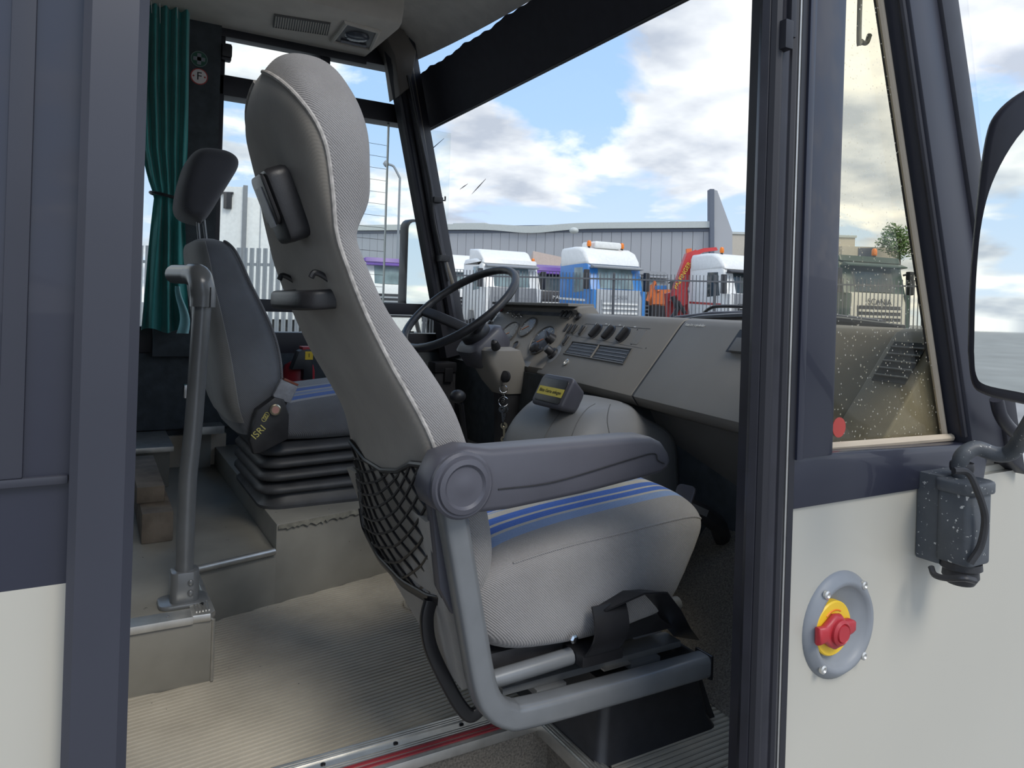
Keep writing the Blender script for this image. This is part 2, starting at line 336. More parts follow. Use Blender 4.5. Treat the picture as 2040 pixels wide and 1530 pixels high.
# bus floor: every rib of the rubber is a raised strip, a dark base shows between
fl = MB().box(-4, 1.5, 1.172, 3.05, FL - .08, FL - .003).box(.79, 1.5, .76, 1.172, FL - .08, FL - .003).box(-4, -.02, .76, 1.172, FL - .08, FL - .003)
floor = struct('floor', fl, M_['groove'])
ribs = MB(); RA = math.radians(6.5); rd = Vector((math.cos(RA), math.sin(RA), 0)); rn = Vector((-math.sin(RA), math.cos(RA), 0))
def rib(p, q, w=.0092):
    a = (q - p).normalized(); n = Vector((-a.y, a.x, 0)) * w / 2; h = Vector((0, 0, .003)); i = Vector((0, 0, .0008)); n2 = n * .75
    ribs.add([p - n, p + n, p + n2 + h, p - n2 + h, q - n, q + n, q + n2 + h, q - n2 + h], [(0, 3, 2, 1), (4, 5, 6, 7), (3, 7, 6, 2), (0, 4, 7, 3), (1, 2, 6, 5)])
k = -60
while k < 90:
    o = Vector((.2, 1.24, FL - .003)) + rn * (k * .0125)
    t0 = (1.243 - o.y) / rd.y; p = o + rd * t0
    if p.x < -1.0: p = o + rd * ((-1.0 - o.x) / rd.x)
    if p.x < 1.2:
        q = o + rd * ((1.35 - o.x) / rd.x)
        if q.y > 2.25: q = o + rd * ((2.25 - o.y) / rd.y)
        if q.x > p.x: rib(p, q)
    k += 1
for k in range(38):
    y = .77 + k * .0125; rib(Vector((.80, y, FL - .003)), Vector((1.4, y, FL - .003)))
o = ob('ribbed_mat', ribs, M_['ribrub'], floor); o['kind'] = 'stuff'
# step well by the door
struct('stepwell', MB().box(-.02, .79, 1.166, 1.173, .42, FL - .004).box(.782, .79, .76, 1.166, .42, FL - .004).box(-.03, -.02, .76, 1.166, .42, FL - .004).box(-.02, .79, .72, 1.166, .38, .42), M_['carpet'])
# nosings
t1 = struct('trim_1', MB().box(-.02, .785, 1.158, 1.246, FL - .014, FL + .004, .002), M_['alu'])
ob('red_insert', MB().box(-.02, .782, 1.170, 1.176, FL + .003, FL + .0058).box(-.02, .782, 1.182, 1.188, FL + .003, FL + .0058), mat('dark_red_rubber', (.28, .02, .03), .5), t1, label='red rubber stripe in the step edge')
rbm = MB()
for i in range(3): rbm.box(-.02, .782, 1.190 + i * .006, 1.193 + i * .006, FL + .0035, FL + .0062)
for i in range(3): rbm.box(-.02, .782, 1.224 + i * .006, 1.227 + i * .006, FL + .0035, FL + .0062)
ob('tread_ridges', rbm, M_['alu'], t1)
sc0 = ob('screw', MB().lathe([(.0045, FL + .003), (.0045, FL + .0055), (.002, FL + .007)], 10, Matrix.Translation((.36, 1.214, 0))), M_['blackm'], t1)
for x in (.49, .62): again(sc0, t1, (x - .36, 0, 0))
t2 = struct('trim_2', MB().box(.752, .79, .76, 1.166, FL - .02, FL + .004, .002), M_['alu'])
rbm = MB()
for i in range(5): rbm.box(.756 + i * .0066, .759 + i * .0066, .765, 1.160, FL + .0035, FL + .0062)
ob('tread_ridges', rbm, M_['alu'], t2)
# raised tread behind the aisle and the driver's platform
ZT, ZP = .937, 1.005
tread = [(-1.2, 1.593), (.233, 1.593), (.233, 1.872), (.43, 1.925), (.43, 3.05), (-1.2, 3.05)]
plat = [(.43, 1.925), (.78, 2.015), (1.45, 2.19), (1.45, 3.05), (.43, 3.05)]
struct('step_platform', MB().prism(tread, FL - .004, ZT, b=.003), M_['lino'])
struct('driver_platform', MB().prism(plat, FL - .004, ZP, b=.004), M_['lino'])
t3 = struct('trim_3', MB().box(-1.2, .196, 1.587, 1.634, ZT - .012, ZT + .004, .003), M_['alu'])
sc1 = ob('screw', MB().lathe([(.004, ZT + .003), (.004, ZT + .0055), (.002, ZT + .006)], 10, Matrix.Translation((.15, 1.61, 0))), M_['greysteel'], t3)
again(sc1, t3, (-.09, 0, 0))
t4 = struct('trim_4', MB().prism([(.192, 1.590), (.228, 1.587), (.239, 1.60), (.236, 1.875), (.200, 1.882)], ZT - .012, ZT + .005, b=.003), M_['alu'])
rbm = MB()
for i in range(5): rbm.box(.202 + i * .006, .2045 + i * .006, 1.603, 1.868, ZT + .004, ZT + .0075)
ob('tread_ridges', rbm, M_['alu'], t4)
sc2 = ob('screw', MB().lathe([(.004, ZT + .005), (.004, ZT + .008), (.002, ZT + .009)], 10, Matrix.Translation((.218, 1.64, 0))), M_['blackm'], t4)
for y in (.10, .20): again(sc2, t4, (0, y, 0))
struct('trim_5', MB().tube([(.236, 1.868, ZT + .001), (.425, 1.920, ZT + .001)], .009, 10), M_['alu'])
struct('trim_6', MB().tube([(.2345, 1.592, FL), (.2345, 1.592, ZT - .01)], .0035, 8), M_['alu'])
# frayed vinyl edge on the platform
fr_ = MB(); prev = None
pts = []
for i in range(60):
    t = i / 59; e = Vector((.434, 1.922, 0)).lerp(Vector((.80, 2.016, 0)), t); pts.append((e.x, e.y - .003, ZP - .010 - .010 * random.random() * (1 if .05 < t < .9 else .3)))
vs = []; fs = []
for i, p in enumerate(pts): vs += [(p[0], p[1], ZP - .001), p]
fs = [(2 * i, 2 * i + 1, 2 * i + 3, 2 * i + 2) for i in range(len(pts) - 1)]
n = len(vs); vs += [(a, b + .002, c) for a, b, c in vs]; fs += [tuple(q + n for q in f_[::-1]) for f_ in fs]
struct('trim_7', MB().add(vs, fs), mat('bare_plywood_edge', (.24, .23, .19), .8, var=.3, vs=60))

# --- driver's side wall
YW = 3.05
lw = MB().box(-4, 1.5, YW, 3.13, .3, 1.375).box(-4, 1.2, YW, 3.13, 2.665, 2.86).box(.20, .405, YW - .05, 3.13, 1.36, 2.68)
for x in (-1.35, -2.75): lw.box(x - .08, x + .08, YW, 3.13, 1.36, 2.68)
wall_left = struct('wall_left', lw, M_['walldark'])
ob('lit_lining', MB().box(-1.2, .47, YW - .03, YW - .004, ZT, 1.055), M_['beige'], wall_left, label='strip of wall lining above the step, light on it painted as pale beige')  # light falling on the lower wall is put into the pale colour
ob('seat_box', MB().box(-.9, .245, 2.72, 3.03, ZT, 1.06, .006), M_['lino'], wall_left)
ob('alloy_edge', MB().box(-.9, .255, 2.70, 3.03, 1.06, 1.078, .003), M_['alu'], wall_left)
ob('alloy_edge', MB().box(.33, .45, 2.93, 3.03, 1.07, 1.10, .003), M_['alu'], wall_left)
ob('side_lining', MB().box(-1.2, 1.40, YW - .02, YW - .002, 1.08, 1.37, .004), M_['walldark'], wall_left)
ob('brace', MB().add([(.36, 2.98, ZT), (.41, 2.98, ZT), (.41, 2.98, 1.08), (.33, 2.98, 1.08), (.36, 3.02, ZT), (.41, 3.02, ZT), (.41, 3.02, 1.08), (.33, 3.02, 1.08)], [(0, 1, 2, 3), (7, 6, 5, 4), (0, 4, 5, 1), (1, 5, 6, 2), (2, 6, 7, 3), (3, 7, 4, 0)]), M_['lino'], wall_left)
# driver's window
w1 = struct('window_1', MB().box(.395, .425, 3.03, 3.12, 1.36, 2.68, .004).box(.40, 1.2, 3.03, 3.12, 2.615, 2.68, .004).box(.40, 1.25, 3.03, 3.12, 2.375, 2.455, .004)
            .box(.40, 1.48, 3.03, 3.12, 1.535, 1.585, .004).box(.40, 1.5, 3.03, 3.12, 1.365, 1.452, .004).box(.795, .838, 3.035, 3.12, 2.45, 2.62, .003), M_['frame'])
ob('pane_edge', MB().box(1.114, 1.1175, 3.066, 3.084, 1.58, 2.38), mat('ground_glass_edge', (.5, .55, .5), .3), w1)
for (x0, x1, z0, z1) in ((.42, .80, 2.45, 2.62), (.835, 1.18, 2.45, 2.62), (.42, 1.115, 1.58, 2.38), (1.12, 1.42, 1.58, 2.38), (.42, .97, 1.45, 1.54), (.97, 1.48, 1.45, 1.54)):
    ob('pane', MB().box(x0, x1, 3.075, 3.081, z0, z1), M_['glass'], w1)
lp = at(452, 108, y=3.04)
ob('latch', MB().box(lp.x - .025, lp.x + .012, 3.0, 3.035, lp.z - .035, lp.z + .03, .006).box(lp.x - .025, lp.x + .012, 2.985, 3.005, lp.z - .025, lp.z + .02, .006), M_['black'], w1)
htw = MB()
for i in range(13): htw.tube([(.86, 3.072, 1.66 + i * .052), (1.11, 3.072, 1.655 + i * .052)], .0009, 4)
ob('heating_wires', htw, mat('grey_heating_wire', (.25, .22, .2), .5), w1)
w2 = struct('window_2', MB().box(-4, .21, 3.04, 3.12, 1.37, 1.47, .004).box(-4, .21, 3.04, 3.12, 2.60, 2.68, .004), M_['frame'])
for (x0, x1) in ((-4, -2.83), (-2.67, -1.43), (-1.27, .205)): ob('pane', MB().box(x0, x1, 3.075, 3.081, 1.46, 2.61), M_['glass'], w2)
# --- roof, ceiling, overhead
struct('roof', MB().box(-4.1, 1.22, .71, 3.13, 2.86, 2.92, .02), M_['white'])
struct('ceiling', MB().box(-4, 1.0, .74, 3.05, 2.76, 2.80), M_['ceil'])
cons = struct('overhead_console', MB().prism([(3.045, 2.632), (2.63, 2.628), (2.60, 2.64), (2.585, 2.68), (2.575, 2.765), (3.045, 2.765)], -1.4, .985, frame((0, 0, 0), (0, 1, 0), (0, 0, 1), (1, 0, 0)), .008), M_['console'])
ob('rear_edge_rail', MB().box(-1.4, .99, 3.02, 3.06, 2.60, 2.64, .005), M_['frame'], cons)
# header above the windscreen
def hdr(u, v):
    y = .76 + u * 2.29; p = [(.97, 2.765), (1.08, 2.755), (1.17, 2.715), (1.215, 2.665)]; i = min(2, int(v * 3)); t = v * 3 - i
    bow = .10 * (1 - ((y - 1.9) / 1.15) ** 2)
    return (p[i][0] + (p[i + 1][0] - p[i][0]) * t + bow * v, y, p[i][1] + (p[i + 1][1] - p[i][1]) * t)
struct('windscreen_header', MB().sheet(hdr, 24, 6, (.01, 0, .05)), mat('grey_brown_header', (.55, .52, .47), .8, var=.08, vs=20, bump=.2))
# --- windscreen
def xe(z): return 1.475 - .235 * (z - 1.5)
def wsx(y, z): return xe(z) + .015 + (.12 + .14 * max(0, 2.45 - z) / .9) * (1 - ((y - 1.88) / 1.17) ** 2)
w3 = struct('window_3', MB().sheet(lambda u, v: (wsx(.73 + u * 2.4, 1.42 + v * 1.27), .73 + u * 2.4, 1.42 + v * 1.27), 40, 12, (.006, 0, 0)), M_['wglass'])
ob('lower_seal', MB().tube([(wsx(y, 1.43) + .004, y, 1.43) for y in [.75 + i * .0565 for i in range(41)]], .02, 8), M_['seal'], w3)
# scuffs left on the glass by the wiper
scf = MB()
for (a, b) in (((930, 283), (900, 322)), ((972, 357), (952, 388)), ((946, 368), (938, 380))):
    A_ = at(*a, x=wsx(2.6, 2.15) - .006); B_ = at(*b, x=wsx(2.6, 2.12) - .006); A_.x = wsx(A_.y, A_.z) - .002; B_.x = wsx(B_.y, B_.z) - .002
    scf.tube([A_, A_.lerp(B_, .5), B_], [.0008, .0022, .0006], 6)
ob('scuff', scf, M_['tblack'], w3)
# driver's side A pillar
apf = lambda z: 1.385 - .232 * (z - 1.5)
ap = struct('pillar_left', MB().tube([(apf(z), 3.02, z) for z in (1.36, 1.8, 2.3, 2.74)], 1, prof=[(-.012, .06), (.078, .05), (.078, -.06), (.02, -.085), (-.05, -.085), (-.066, -.05)][::-1], up=(1, 0, .23)), M_['frame'])
ob('inner_ridge', MB().tube([(apf(z) + .005, 2.925, z) for z in (1.50, 1.9, 2.3, 2.58)], .022, 8).tube([(apf(z) - .045, 2.945, z) for z in (1.50, 1.9, 2.3, 2.6)], .014, 8), M_['seal'], ap)
ob('trim_pipe', MB().tube(bez([at(808, 75, y=2.93), at(822, 160, y=2.93), at(850, 330, y=2.92), at(875, 480, y=2.92), at(903, 575, y=2.92)], 5), .013, 10), mat('dull_bronze_trim', (.16, .14, .11), .5), ap)
ob('cable', MB().tube(bez([at(812, 150, y=2.90), at(835, 260, y=2.90), at(858, 370, y=2.90), at(864, 430, y=2.90), at(876, 490, y=2.90), at(893, 560, y=2.90)], 8), .006, 8), M_['black'], ap)
cb = at(872, 398, y=2.89)
ob('clip', MB().box(cb.x - .02, cb.x + .022, 2.88, 2.93, cb.z - .012, cb.z + .012, .004).tube([(cb.x + .02, 2.89, cb.z), (cb.x + .035, 2.89, cb.z), (cb.x + .035, 2.89, cb.z + .018)], .004, 6), M_['black'], ap)
cb = at(884, 515, y=2.89)
ob('clip', MB().box(cb.x - .022, cb.x + .022, 2.87, 2.92, cb.z - .014, cb.z + .014, .004), M_['black'], ap)
ob('corner_cap', MB().prism([(.99, 2.76), (1.11, 2.74), (1.17, 2.66), (1.145, 2.50), (1.10, 2.46), (1.07, 2.62)], 2.90, 3.04, frame((0, 0, 0), (1, 0, 0), (0, 0, 1), (0, -1, 0)) @ Matrix.Translation((0, 0, -5.94)), .012), mat('brown_grey_trim', (.13, .115, .10), .7), ap)
# --- bus front under the windscreen
struct('wall_front', MB().sheet(lambda u, v: ((1.74 + .12 * max(0, 1 - ((.84 + u * 2.2 - 1.88) / 1.19) ** 2) ** .5) * (1 - v ** 4) + (wsx(.84 + u * 2.2, 1.42) + .012) * v ** 4, .84 + u * 2.2, .3 + v * 1.125), 30, 4, (.03, 0, 0)), M_['white'])
struct('bulkhead', MB().box(1.43, 1.50, .78, 3.04, FL - .05, 1.34), M_['walldark'])
# --- door side wall (its outer face is what the photograph shows)
YO = .71
wr = struct('wall_right', MB().sheet(lambda u, v: (.885 + .86 * u, YO + .02 * max(0, u - .75) ** 2 * 16, .2 + v * 1.11), 20, 2, (0, .05, 0)), M_['white'])
ob('corner_skin', MB().sheet(lambda u, v: (1.745 + .12 * math.sin(u * pi / 2), YO + .02 + .12 * (1 - math.cos(u * pi / 2)), .2 + v * 1.13), 8, 2, (-.02, .02, 0)), M_['white'], wr)
ob('waist_band', MB().prism([(.888, 1.307), (1.40, 1.305), (1.415, 1.36), (1.36, 1.372), (.97, 1.384), (.885, 1.388)], -.01, .05, frame((0, YO, 0), (1, 0, 0), (0, 0, 1), (0, -1, 0)) @ Matrix.Translation((0, 0, -.045)), .003), M_['navy'], wr)
ob('window_post', MB().box(.880, .970, YO - .008, YO + .06, 1.38, 2.70, .006).box(.884, .898, YO - .012, YO + .06, 1.38, 2.70, .003), M_['navy'], wr)
MX = frame((0, YO, 0), (1, 0, 0), (0, 0, 1), (0, -1, 0))
def sl(z): return 1.345 - .31 * (z - 1.375)
ob('slanted_post', MB().prism([(sl(1.372), 1.372), (sl(1.372) + .125, 1.352), (sl(2.7) + .07, 2.7), (sl(2.7), 2.7)], -.05, .012, MX, .004), M_['navy2'], wr)
ob('slanted_seal', MB().prism([(sl(1.33) + .10, 1.335), (sl(1.30) + .150, 1.305), (sl(2.7) + .125, 2.7), (sl(2.7) + .065, 2.7)], -.05, .02, MX, .006), M_['seal'], wr)
ob('glazing_rubber', MB().tube([(sl(2.68) - .003, YO + .0, 2.68), (sl(1.385) - .003, YO + .0, 1.385)], .006, 8), M_['seal'], wr)
w4 = struct('window_4', MB().prism([(.965, 1.378), (sl(1.372), 1.372), (sl(2.6), 2.6), (.965, 2.6)], -.034, -.030, MX), M_['qglass'])
ob('sill_bead', MB().tube([(.972, YO + .022, 1.386), (sl(1.384) - .004, YO + .022, 1.379)], .007, 8).tube([(sl(1.385) - .012, YO + .03, 1.385), (sl(2.5) - .012, YO + .03, 2.5)], .006, 8), M_['beige'], w4)
lpz = at(1728, 80, y=YO + .04)
ob('grab_wire', MB().tube(bez([(lpz.x - .008, YO + .05, 2.3), (lpz.x - .008, YO + .05, 2.06), (lpz.x - .002, YO + .05, 2.045), (lpz.x + .012, YO + .05, 2.045), (lpz.x + .02, YO + .05, 2.06)], 5), .004, 8), M_['greysteel'], w4)
sk = at(1660, 852, y=YO + .03)
ob('round_sticker', MB().lathe([(.016, 0), (.016, .001)], 24, zframe((sk.x + .012, YO + .029, sk.z), (0, -1, 0))), M_['stickred'], w4, label='round red sticker in the corner of the pane')
# door jamb
jm = struct('door_jamb', MB().prism([(.912, .80), (.806, .722), (.800, .712), (.804, .702), (.830, .692), (.852, .700), (.866, .706), (.875, .80)][::-1], .3, 2.72, b=.002), M_['seal'])
ob('rubber_ridge', MB().tube([(.815, .700, .31), (.815, .700, 2.7)], .010, 8).tube([(.846, .698, .31), (.846, .698, 2.7)], .008, 8), M_['frame'], jm)
ob('bright_bead', MB().box(.868, .872, .703, .712, .31, 2.7), M_['alu'], jm)
ob('side_channel', MB().box(.872, .884, .702, .74, .31, 2.7), M_['frame'], jm)
bl = at(1556, 22, y=.695)
ob('screw', MB().lathe([(.008, 0), (.008, .002), (.004, .003)], 12, zframe((bl.x, .697, bl.z), (0, -1, 0))), M_['greysteel'], jm)
bl = at(1560, 75, y=.695)
ob('latch_tongue', MB().box(bl.x - .012, bl.x + .004, .680, .70, bl.z - .02, bl.z + .02, .003).box(bl.x + .004, bl.x + .016, .685, .70, bl.z, bl.z + .09, .003), M_['frame'], jm)
# rear part of the door side
rr_ = struct('wall_right_aft', MB().box(-4, -.012, YO + .004, YO + .05, 1.345, 2.7).box(-4, 1.25, YO + .004, YO + .05, 2.62, 2.88), M_['navy'])
ob('lower_skin', MB().box(-4, -.012, YO + .004, YO + .05, .2, 1.345), M_['white'], rr_)
ob('waist_ridge', MB().box(-4, -.013, YO - .002, YO + .006, 1.430, 1.437, .002), M_['navy2'], rr_)
ob('reflection_strip', MB().box(-.062, -.045, YO - .001, YO + .006, 1.437, 2.7, .002), M_['navy2'], rr_)  # lighter strip stands in for a reflection in the glossy navy panel
ob('edge_post', MB().prism([(-.012, .745), (-.012, .694), (-.006, .688), (.028, .688), (.036, .696), (.036, .745)], .3, 2.72, b=.002), M_['navy2'], rr_)
struct('wall_rear', MB().box(-4.08, -4, .71, 3.13, .3, 2.86), M_['walldark'])
struct('cowl', MB().prism([(1.40, .722), (1.745, .728), (1.82, .755), (1.855, .84), (1.855, 1.05), (1.60, 1.05), (1.45, .95)], 1.295, 1.322, b=.004), M_['white'])
# toe board in front of the guide seat
struct('toe_board', MB().sheet(lambda u, v: (1.09 + .06 * u * u + .36 * v, .79 + u * .62, FL + .30 * v ** 1.3 + .001), 8, 8, (.02, 0, -.01)), M_['carpet'])

# ================================================================== GUIDE SEAT (nearest seat)
YS = 1.0                                       # its door-side flank
def S(px, py, w=0): return at(px, py, y=YS + w)
gs = thing('guide_seat', 'nearest seat, high grey twill back, blue striped cushion, side armrest and black net pocket', 'seat', (.90, 1.15, FL))
# backrest: rings by height above the floor: (z, rear, fore, door side, far side, squareness)
st = [(.315, .475, .560, .030, .39, 4.0), (.345, .470, .572, .010, .41, 4.5), (.40, .463, .577, .004, .415, 5), (.48, .452, .560, .004, .42, 5), (.57, .432, .524, .004, .42, 5),
      (.633, .398, .496, .004, .42, 5), (.70, .358, .448, .004, .42, 5), (.775, .322, .386, .004, .42, 4.5), (.845, .294, .348, .004, .42, 4.5), (.885, .281, .334, .006, .415, 4.5),
      (.935, .264, .353, .002, .41, 4.5), (.985, .250, .355, .000, .40, 4.2), (1.03, .234, .354, .002, .39, 4), (1.07, .220, .347, .012, .375, 3.6), (1.105, .216, .335, .032, .35, 3.2), (1.135, .220, .320, .062, .315, 3), (1.155, .230, .303, .10, .275, 2.6), (1.163, .243, .285, .15, .23, 2.2)]
def bring(q, n=56):
    z, r0, r1, w0, w1, e = q; return [(x + (r0 + r1) / 2, YS + (w0 + w1) / 2 + y, FL + z) for x, y in sup((r1 - r0) / 2, (w1 - w0) / 2, e, n)]
def dens(st, k=4):
    V = bez([Vector((q[0], q[1], q[2])) for q in st], k); W = bez([Vector((q[3], q[4], q[5])) for q in st], k)
    return [(*a, *b) for a, b in zip(V, W)]
std = dens(st)
ob('backrest', MB().loft([bring(q) for q in std]), M_['twill'], gs, 60)
# cloth back panel lying on the rear of the shell
def backarc(q, push, lo=.56, hi=1.44, n=22):
    z, r0, r1, w0, w1, e = q; a, b = (r1 - r0) / 2 + push, (w1 - w0) / 2 + push; out = []
    for i in range(n + 1):
        t = pi * (lo + (hi - lo) * i / n); c, s_ = math.cos(t), math.sin(t)
        out.append(Vector(((r0 + r1) / 2 + a * math.copysign(abs(c) ** (2 / e), c), YS + (w0 + w1) / 2 + b * math.copysign(abs(s_) ** (2 / e), s_), FL + z)))
    return out
bp = [q for q in std if .33 < q[0] < 1.135]
pan = MB(); nar = lambda q: .44 * (1 - .92 * max(0, (q[0] - .99) / .145) ** 2.2)
outer = [backarc(q, .0035, 1 - nar(q), 1 + nar(q)) for q in bp]; inner = [backarc(q, -.006, 1 - nar(q), 1 + nar(q)) for q in bp]
pan.loft([o_ + i_[::-1] for o_, i_ in zip(outer, inner)])
ob('back_panel', pan, M_['plain'], gs, 60)
ob('seam_piping', MB().tube([r_[-1] for r_ in outer], .0035, 8).tube([r_[0] for r_ in outer], .0035, 8), M_['piping'], gs)
# cushion
cs = [(.525, .03, .41, .285, .350, 3.5), (.545, .012, .425, .250, .372, 4.5), (.60, .002, .435, .222, .395, 6), (.70, -.002, .44, .212, .410, 7), (.80, -.004, .442, .212, .418, 7), (.90, -.002, .442, .218, .424, 7), (.975, .000, .44, .224, .428, 6.5),
      (1.010, .004, .435, .248, .424, 5.2), (1.030, .014, .428, .275, .412, 4.4), (1.040, .04, .40, .31, .39, 3.2)]
V = bez([Vector(q[:3]) for q in cs], 4); W = bez([Vector(q[3:]) for q in cs], 4)
def cring(a, b, n=56):
    x, w0, w1 = a; z0, z1, e = b; out = []; wf = max(0, min(1, (x - .80) / .22))
    for y, z in sup((w1 - w0) / 2, (z1 - z0) / 2, e, n):
        t = y / ((w1 - w0) / 2); zz = (z0 + z1) / 2 + z + (.014 * (1 - t * t) if z > 0 else 0); out.append((x - .075 * wf * (.5 - z / (z1 - z0)) ** 1.3, YS + (w0 + w1) / 2 + y, FL + zz))
    return out
BLU, LBL, CRM, GRY = (.035, .13, .50), (.20, .30, .52), (.48, .46, .41), (.285, .278, .280)
o0 = YS - 1.15
strp = [(.0, GRY)]
def sb(w, c): return (w, c)
stripe_mat = fabric('striped_seat_cloth', GRY, 150, .34)
def add_stripes(m, bands, off, axis='Y'):
    """woven bands across the cloth, by the object's own coordinate"""
    t = m.node_tree; tcn = [n for n in t.nodes if n.type == 'TEX_COORD'][0]; rgb = [n for n in t.nodes if n.type == 'RGB'][0]
    mp = t.nodes.new('ShaderNodeMapping'); mp.inputs['Location'].default_value = off; mp.inputs['Rotation'].default_value = (0, 0, math.radians(-2)); t.links.new(tcn.outputs['Object'], mp.inputs[0])
    sp = t.nodes.new('ShaderNodeSeparateXYZ'); t.links.new(mp.outputs[0], sp.inputs[0])
    r0 = t.nodes.new('ShaderNodeValToRGB'); r0.color_ramp.interpolation = 'CONSTANT'; ramp(r0, bands); t.links.new(sp.outputs['XYZ'.index(axis)], r0.inputs[0])
    for l in list(rgb.outputs[0].links): t.links.new(r0.outputs[0], l.to_socket)
bands = [(0, GRY)]; w = .055
for wd, c in ((.012, LBL), (.003, GRY), (.012, LBL), (.007, CRM), (.020, BLU), (.006, CRM), (.024, BLU), (.018, CRM), (.004, LBL), (.004, CRM), (.012, BLU), (.003, CRM), (.004, LBL), (.016, CRM), (.004, LBL), (.004, CRM), (.008, BLU), (.012, CRM), (.003, BLU), (.004, CRM), (.010, BLU), (.012, CRM), (.012, LBL), (.010, BLU)):
    bands.append((w, c)); w += wd
bands.append((w, GRY)); add_stripes(stripe_mat, bands, (0, -(YS - 1.15), 0))
crs = [cring(a, b) for a, b in zip(V, W)]
cush = ob('seat_cushion', MB().loft(crs), stripe_mat, gs, 60, label='grey cushion with blue and cream woven stripes')
ob('seam_piping', MB().tube([Vector(c_[24]) for c_ in crs[8:-3]], .0022, 8), M_['twill'], cush)
# armrest with its round pivot
pc = S(897, 955, -.035)
arm_poly = [(pc.x - .045, pc.z + .012), (pc.x - .03, pc.z + .042), (pc.x + .01, pc.z + .052), (pc.x + .05, pc.z + .046), (.78, FL + .5795), (.815, FL + .578), (.838, FL + .568), (.853, FL + .55), (.858, FL + .535), (.853, FL + .522), (.835, FL + .515), (.68, FL + .497), (.545, FL + .487), (pc.x + .02, pc.z - .045), (pc.x - .01, pc.z - .048), (pc.x - .04, pc.z - .03), (pc.x - .05, pc.z - .008)]
MXs = frame((0, 0, 0), (1, 0, 0), (0, 0, 1), (0, -1, 0))
arm = ob('armrest', MB().prism(arm_poly, -(YS - .008), -(YS - .072), MXs, .010), M_['armgrey'], gs, 50, label='slate grey moulded armrest')
ob('pivot_cap', MB().lathe([(.048, 0), (.048, .006), (.044, .010), (.041, .010), (.039, .014), (.032, .016), (.028, .012), (.014, .012), (.011, .013)], 36, zframe((pc.x, YS - .071, pc.z), (0, -1, 0))), M_['armgrey'], arm)
ob('mould_line', MB().tube(bez([(pc.x + .06, YS - .0725, pc.z - .012), (.62, YS - .0735, FL + .523), (.76, YS - .0735, FL + .545), (.815, YS - .0735, FL + .552), (.825, YS - .0735, FL + .54), (.84, YS - .0735, FL + .533)], 6), .0012, 6), M_['black'], arm)
# tubular side frame: down behind the cushion, round the corner, forward along the bottom
pf = [(.462, FL + .500), (.484, FL + .40), (.508, FL + .29), (.524, FL + .222), (.541, FL + .186), (.570, FL + .163), (.612, FL + .155), (.80, FL + .150), (.985, FL + .148)]
path = bez([(x, YS - .035, z) for x, z in pf], 6)
ob('side_frame', MB().tube(path, 1, prof=rrect(.038, .040, .010, 3), up=(0, 1, 0)), M_['greysteel'], gs, 50, label='grey painted tube frame')
ob('frame_end_cap', MB().box(.983, .989, YS - .055, YS - .013, FL + .126, FL + .17, .003), M_['blackm'], gs)
ob('inner_rail', MB().tube([(.53, YS + .004, FL + .196), (.715, YS + .004, FL + .203)], .014, 12), M_['greysteel'], gs)
ob('inner_rail', MB().tube([(.93, YS + .05, FL + .225), (1.0, YS + .055, FL + .222)], .014, 12), M_['greysteel'], gs)
# belt bracket: folded black plate, and the slanting strap stay
bk = MB().sheet(lambda u, v: (.72 + .07 * u + .018 * v, YS - .022 - .018 * math.sin(v * pi) - .01 * (1 - v), FL + .215 + .075 * v), 4, 8, (0, .004, 0))
bk.box(.716, .80, YS - .03, YS + .03, FL + .196, FL + .214, .002)
ob('belt_bracket', bk, M_['blackm'], gs)
def strap(u, v):
    p = [(.752, YS - .03, .285), (.82, YS - .05, .310), (.862, YS - .06, .308), (.905, YS - .05, .265), (.968, YS - .01, .205), (1.02, YS + .02, .162)]
    i = min(4, int(u * 5)); t = u * 5 - i; a, b = Vector(p[i]), Vector(p[i + 1]); c = a.lerp(b, t); return (c.x + (.006 - .012 * v), c.y + .058 * v, FL + c.z - .014 * v)
ob('stay_plate', MB().sheet(strap, 20, 2, (.002, 0, -.003)), M_['blackm'], gs)
rv = S(1142, 1272, -.01)
ob('bolt', MB().lathe([(.008, 0), (.008, .004), (.005, .007), (.001, .0075)], 6, zframe(rv, (0, -1, 0))), M_['chrome'], gs)
# slide plates and fixings under the cushion
ob('slide_plate', MB().box(.60, .99, YS + .03, YS + .075, FL + .150, FL + .162, .002).box(.60, .99, YS + .24, YS + .285, FL + .150, FL + .162, .002).box(.66, .72, YS + .02, YS + .30, FL + .138, FL + .150, .002).box(.86, .93, YS + .02, YS + .30, FL + .138, FL + .150, .002), M_['greysteel'], gs)
ob('alloy_shim', MB().box(.80, .86, YS + .02, YS + .20, FL + .150, FL + .153), M_['alu'], gs)
b0 = ob('bolt', MB().lathe([(.016, 0), (.016, .004), (.011, .004), (.011, .013), (.009, .014)], 6, Matrix.Translation((.638, YS + .052, FL + .162))), M_['chrome'], gs)
for dx, dy in ((.19, .02), (.27, .09)): again(b0, gs, (dx, dy, 0))
ob('pan_frame', MB().box(.57, .97, YS + .03, YS + .42, FL + .190, FL + .225, .006), M_['black'], gs)
# black pedestal
ob('pedestal', MB().loft([[(x, y, z) for x, y in rrect(w_, h_, .02, 3, cx_, 1.155)] for z, w_, h_, cx_ in ((FL, .285, .325, .915), (FL + .02, .265, .31, .912), (FL + .10, .235, .30, .905), (FL + .138, .23, .30, .905))]), M_['black'], gs)
ob('pedestal_foot', MB().prism([(1.02, FL), (1.075, FL), (1.06, FL + .03), (1.03, FL + .10), (1.015, FL + .12)], YS + .02, YS + .05, frame((0, 0, 0), (1, 0, 0), (0, 0, 1), (0, 1, 0))), M_['black'], gs)
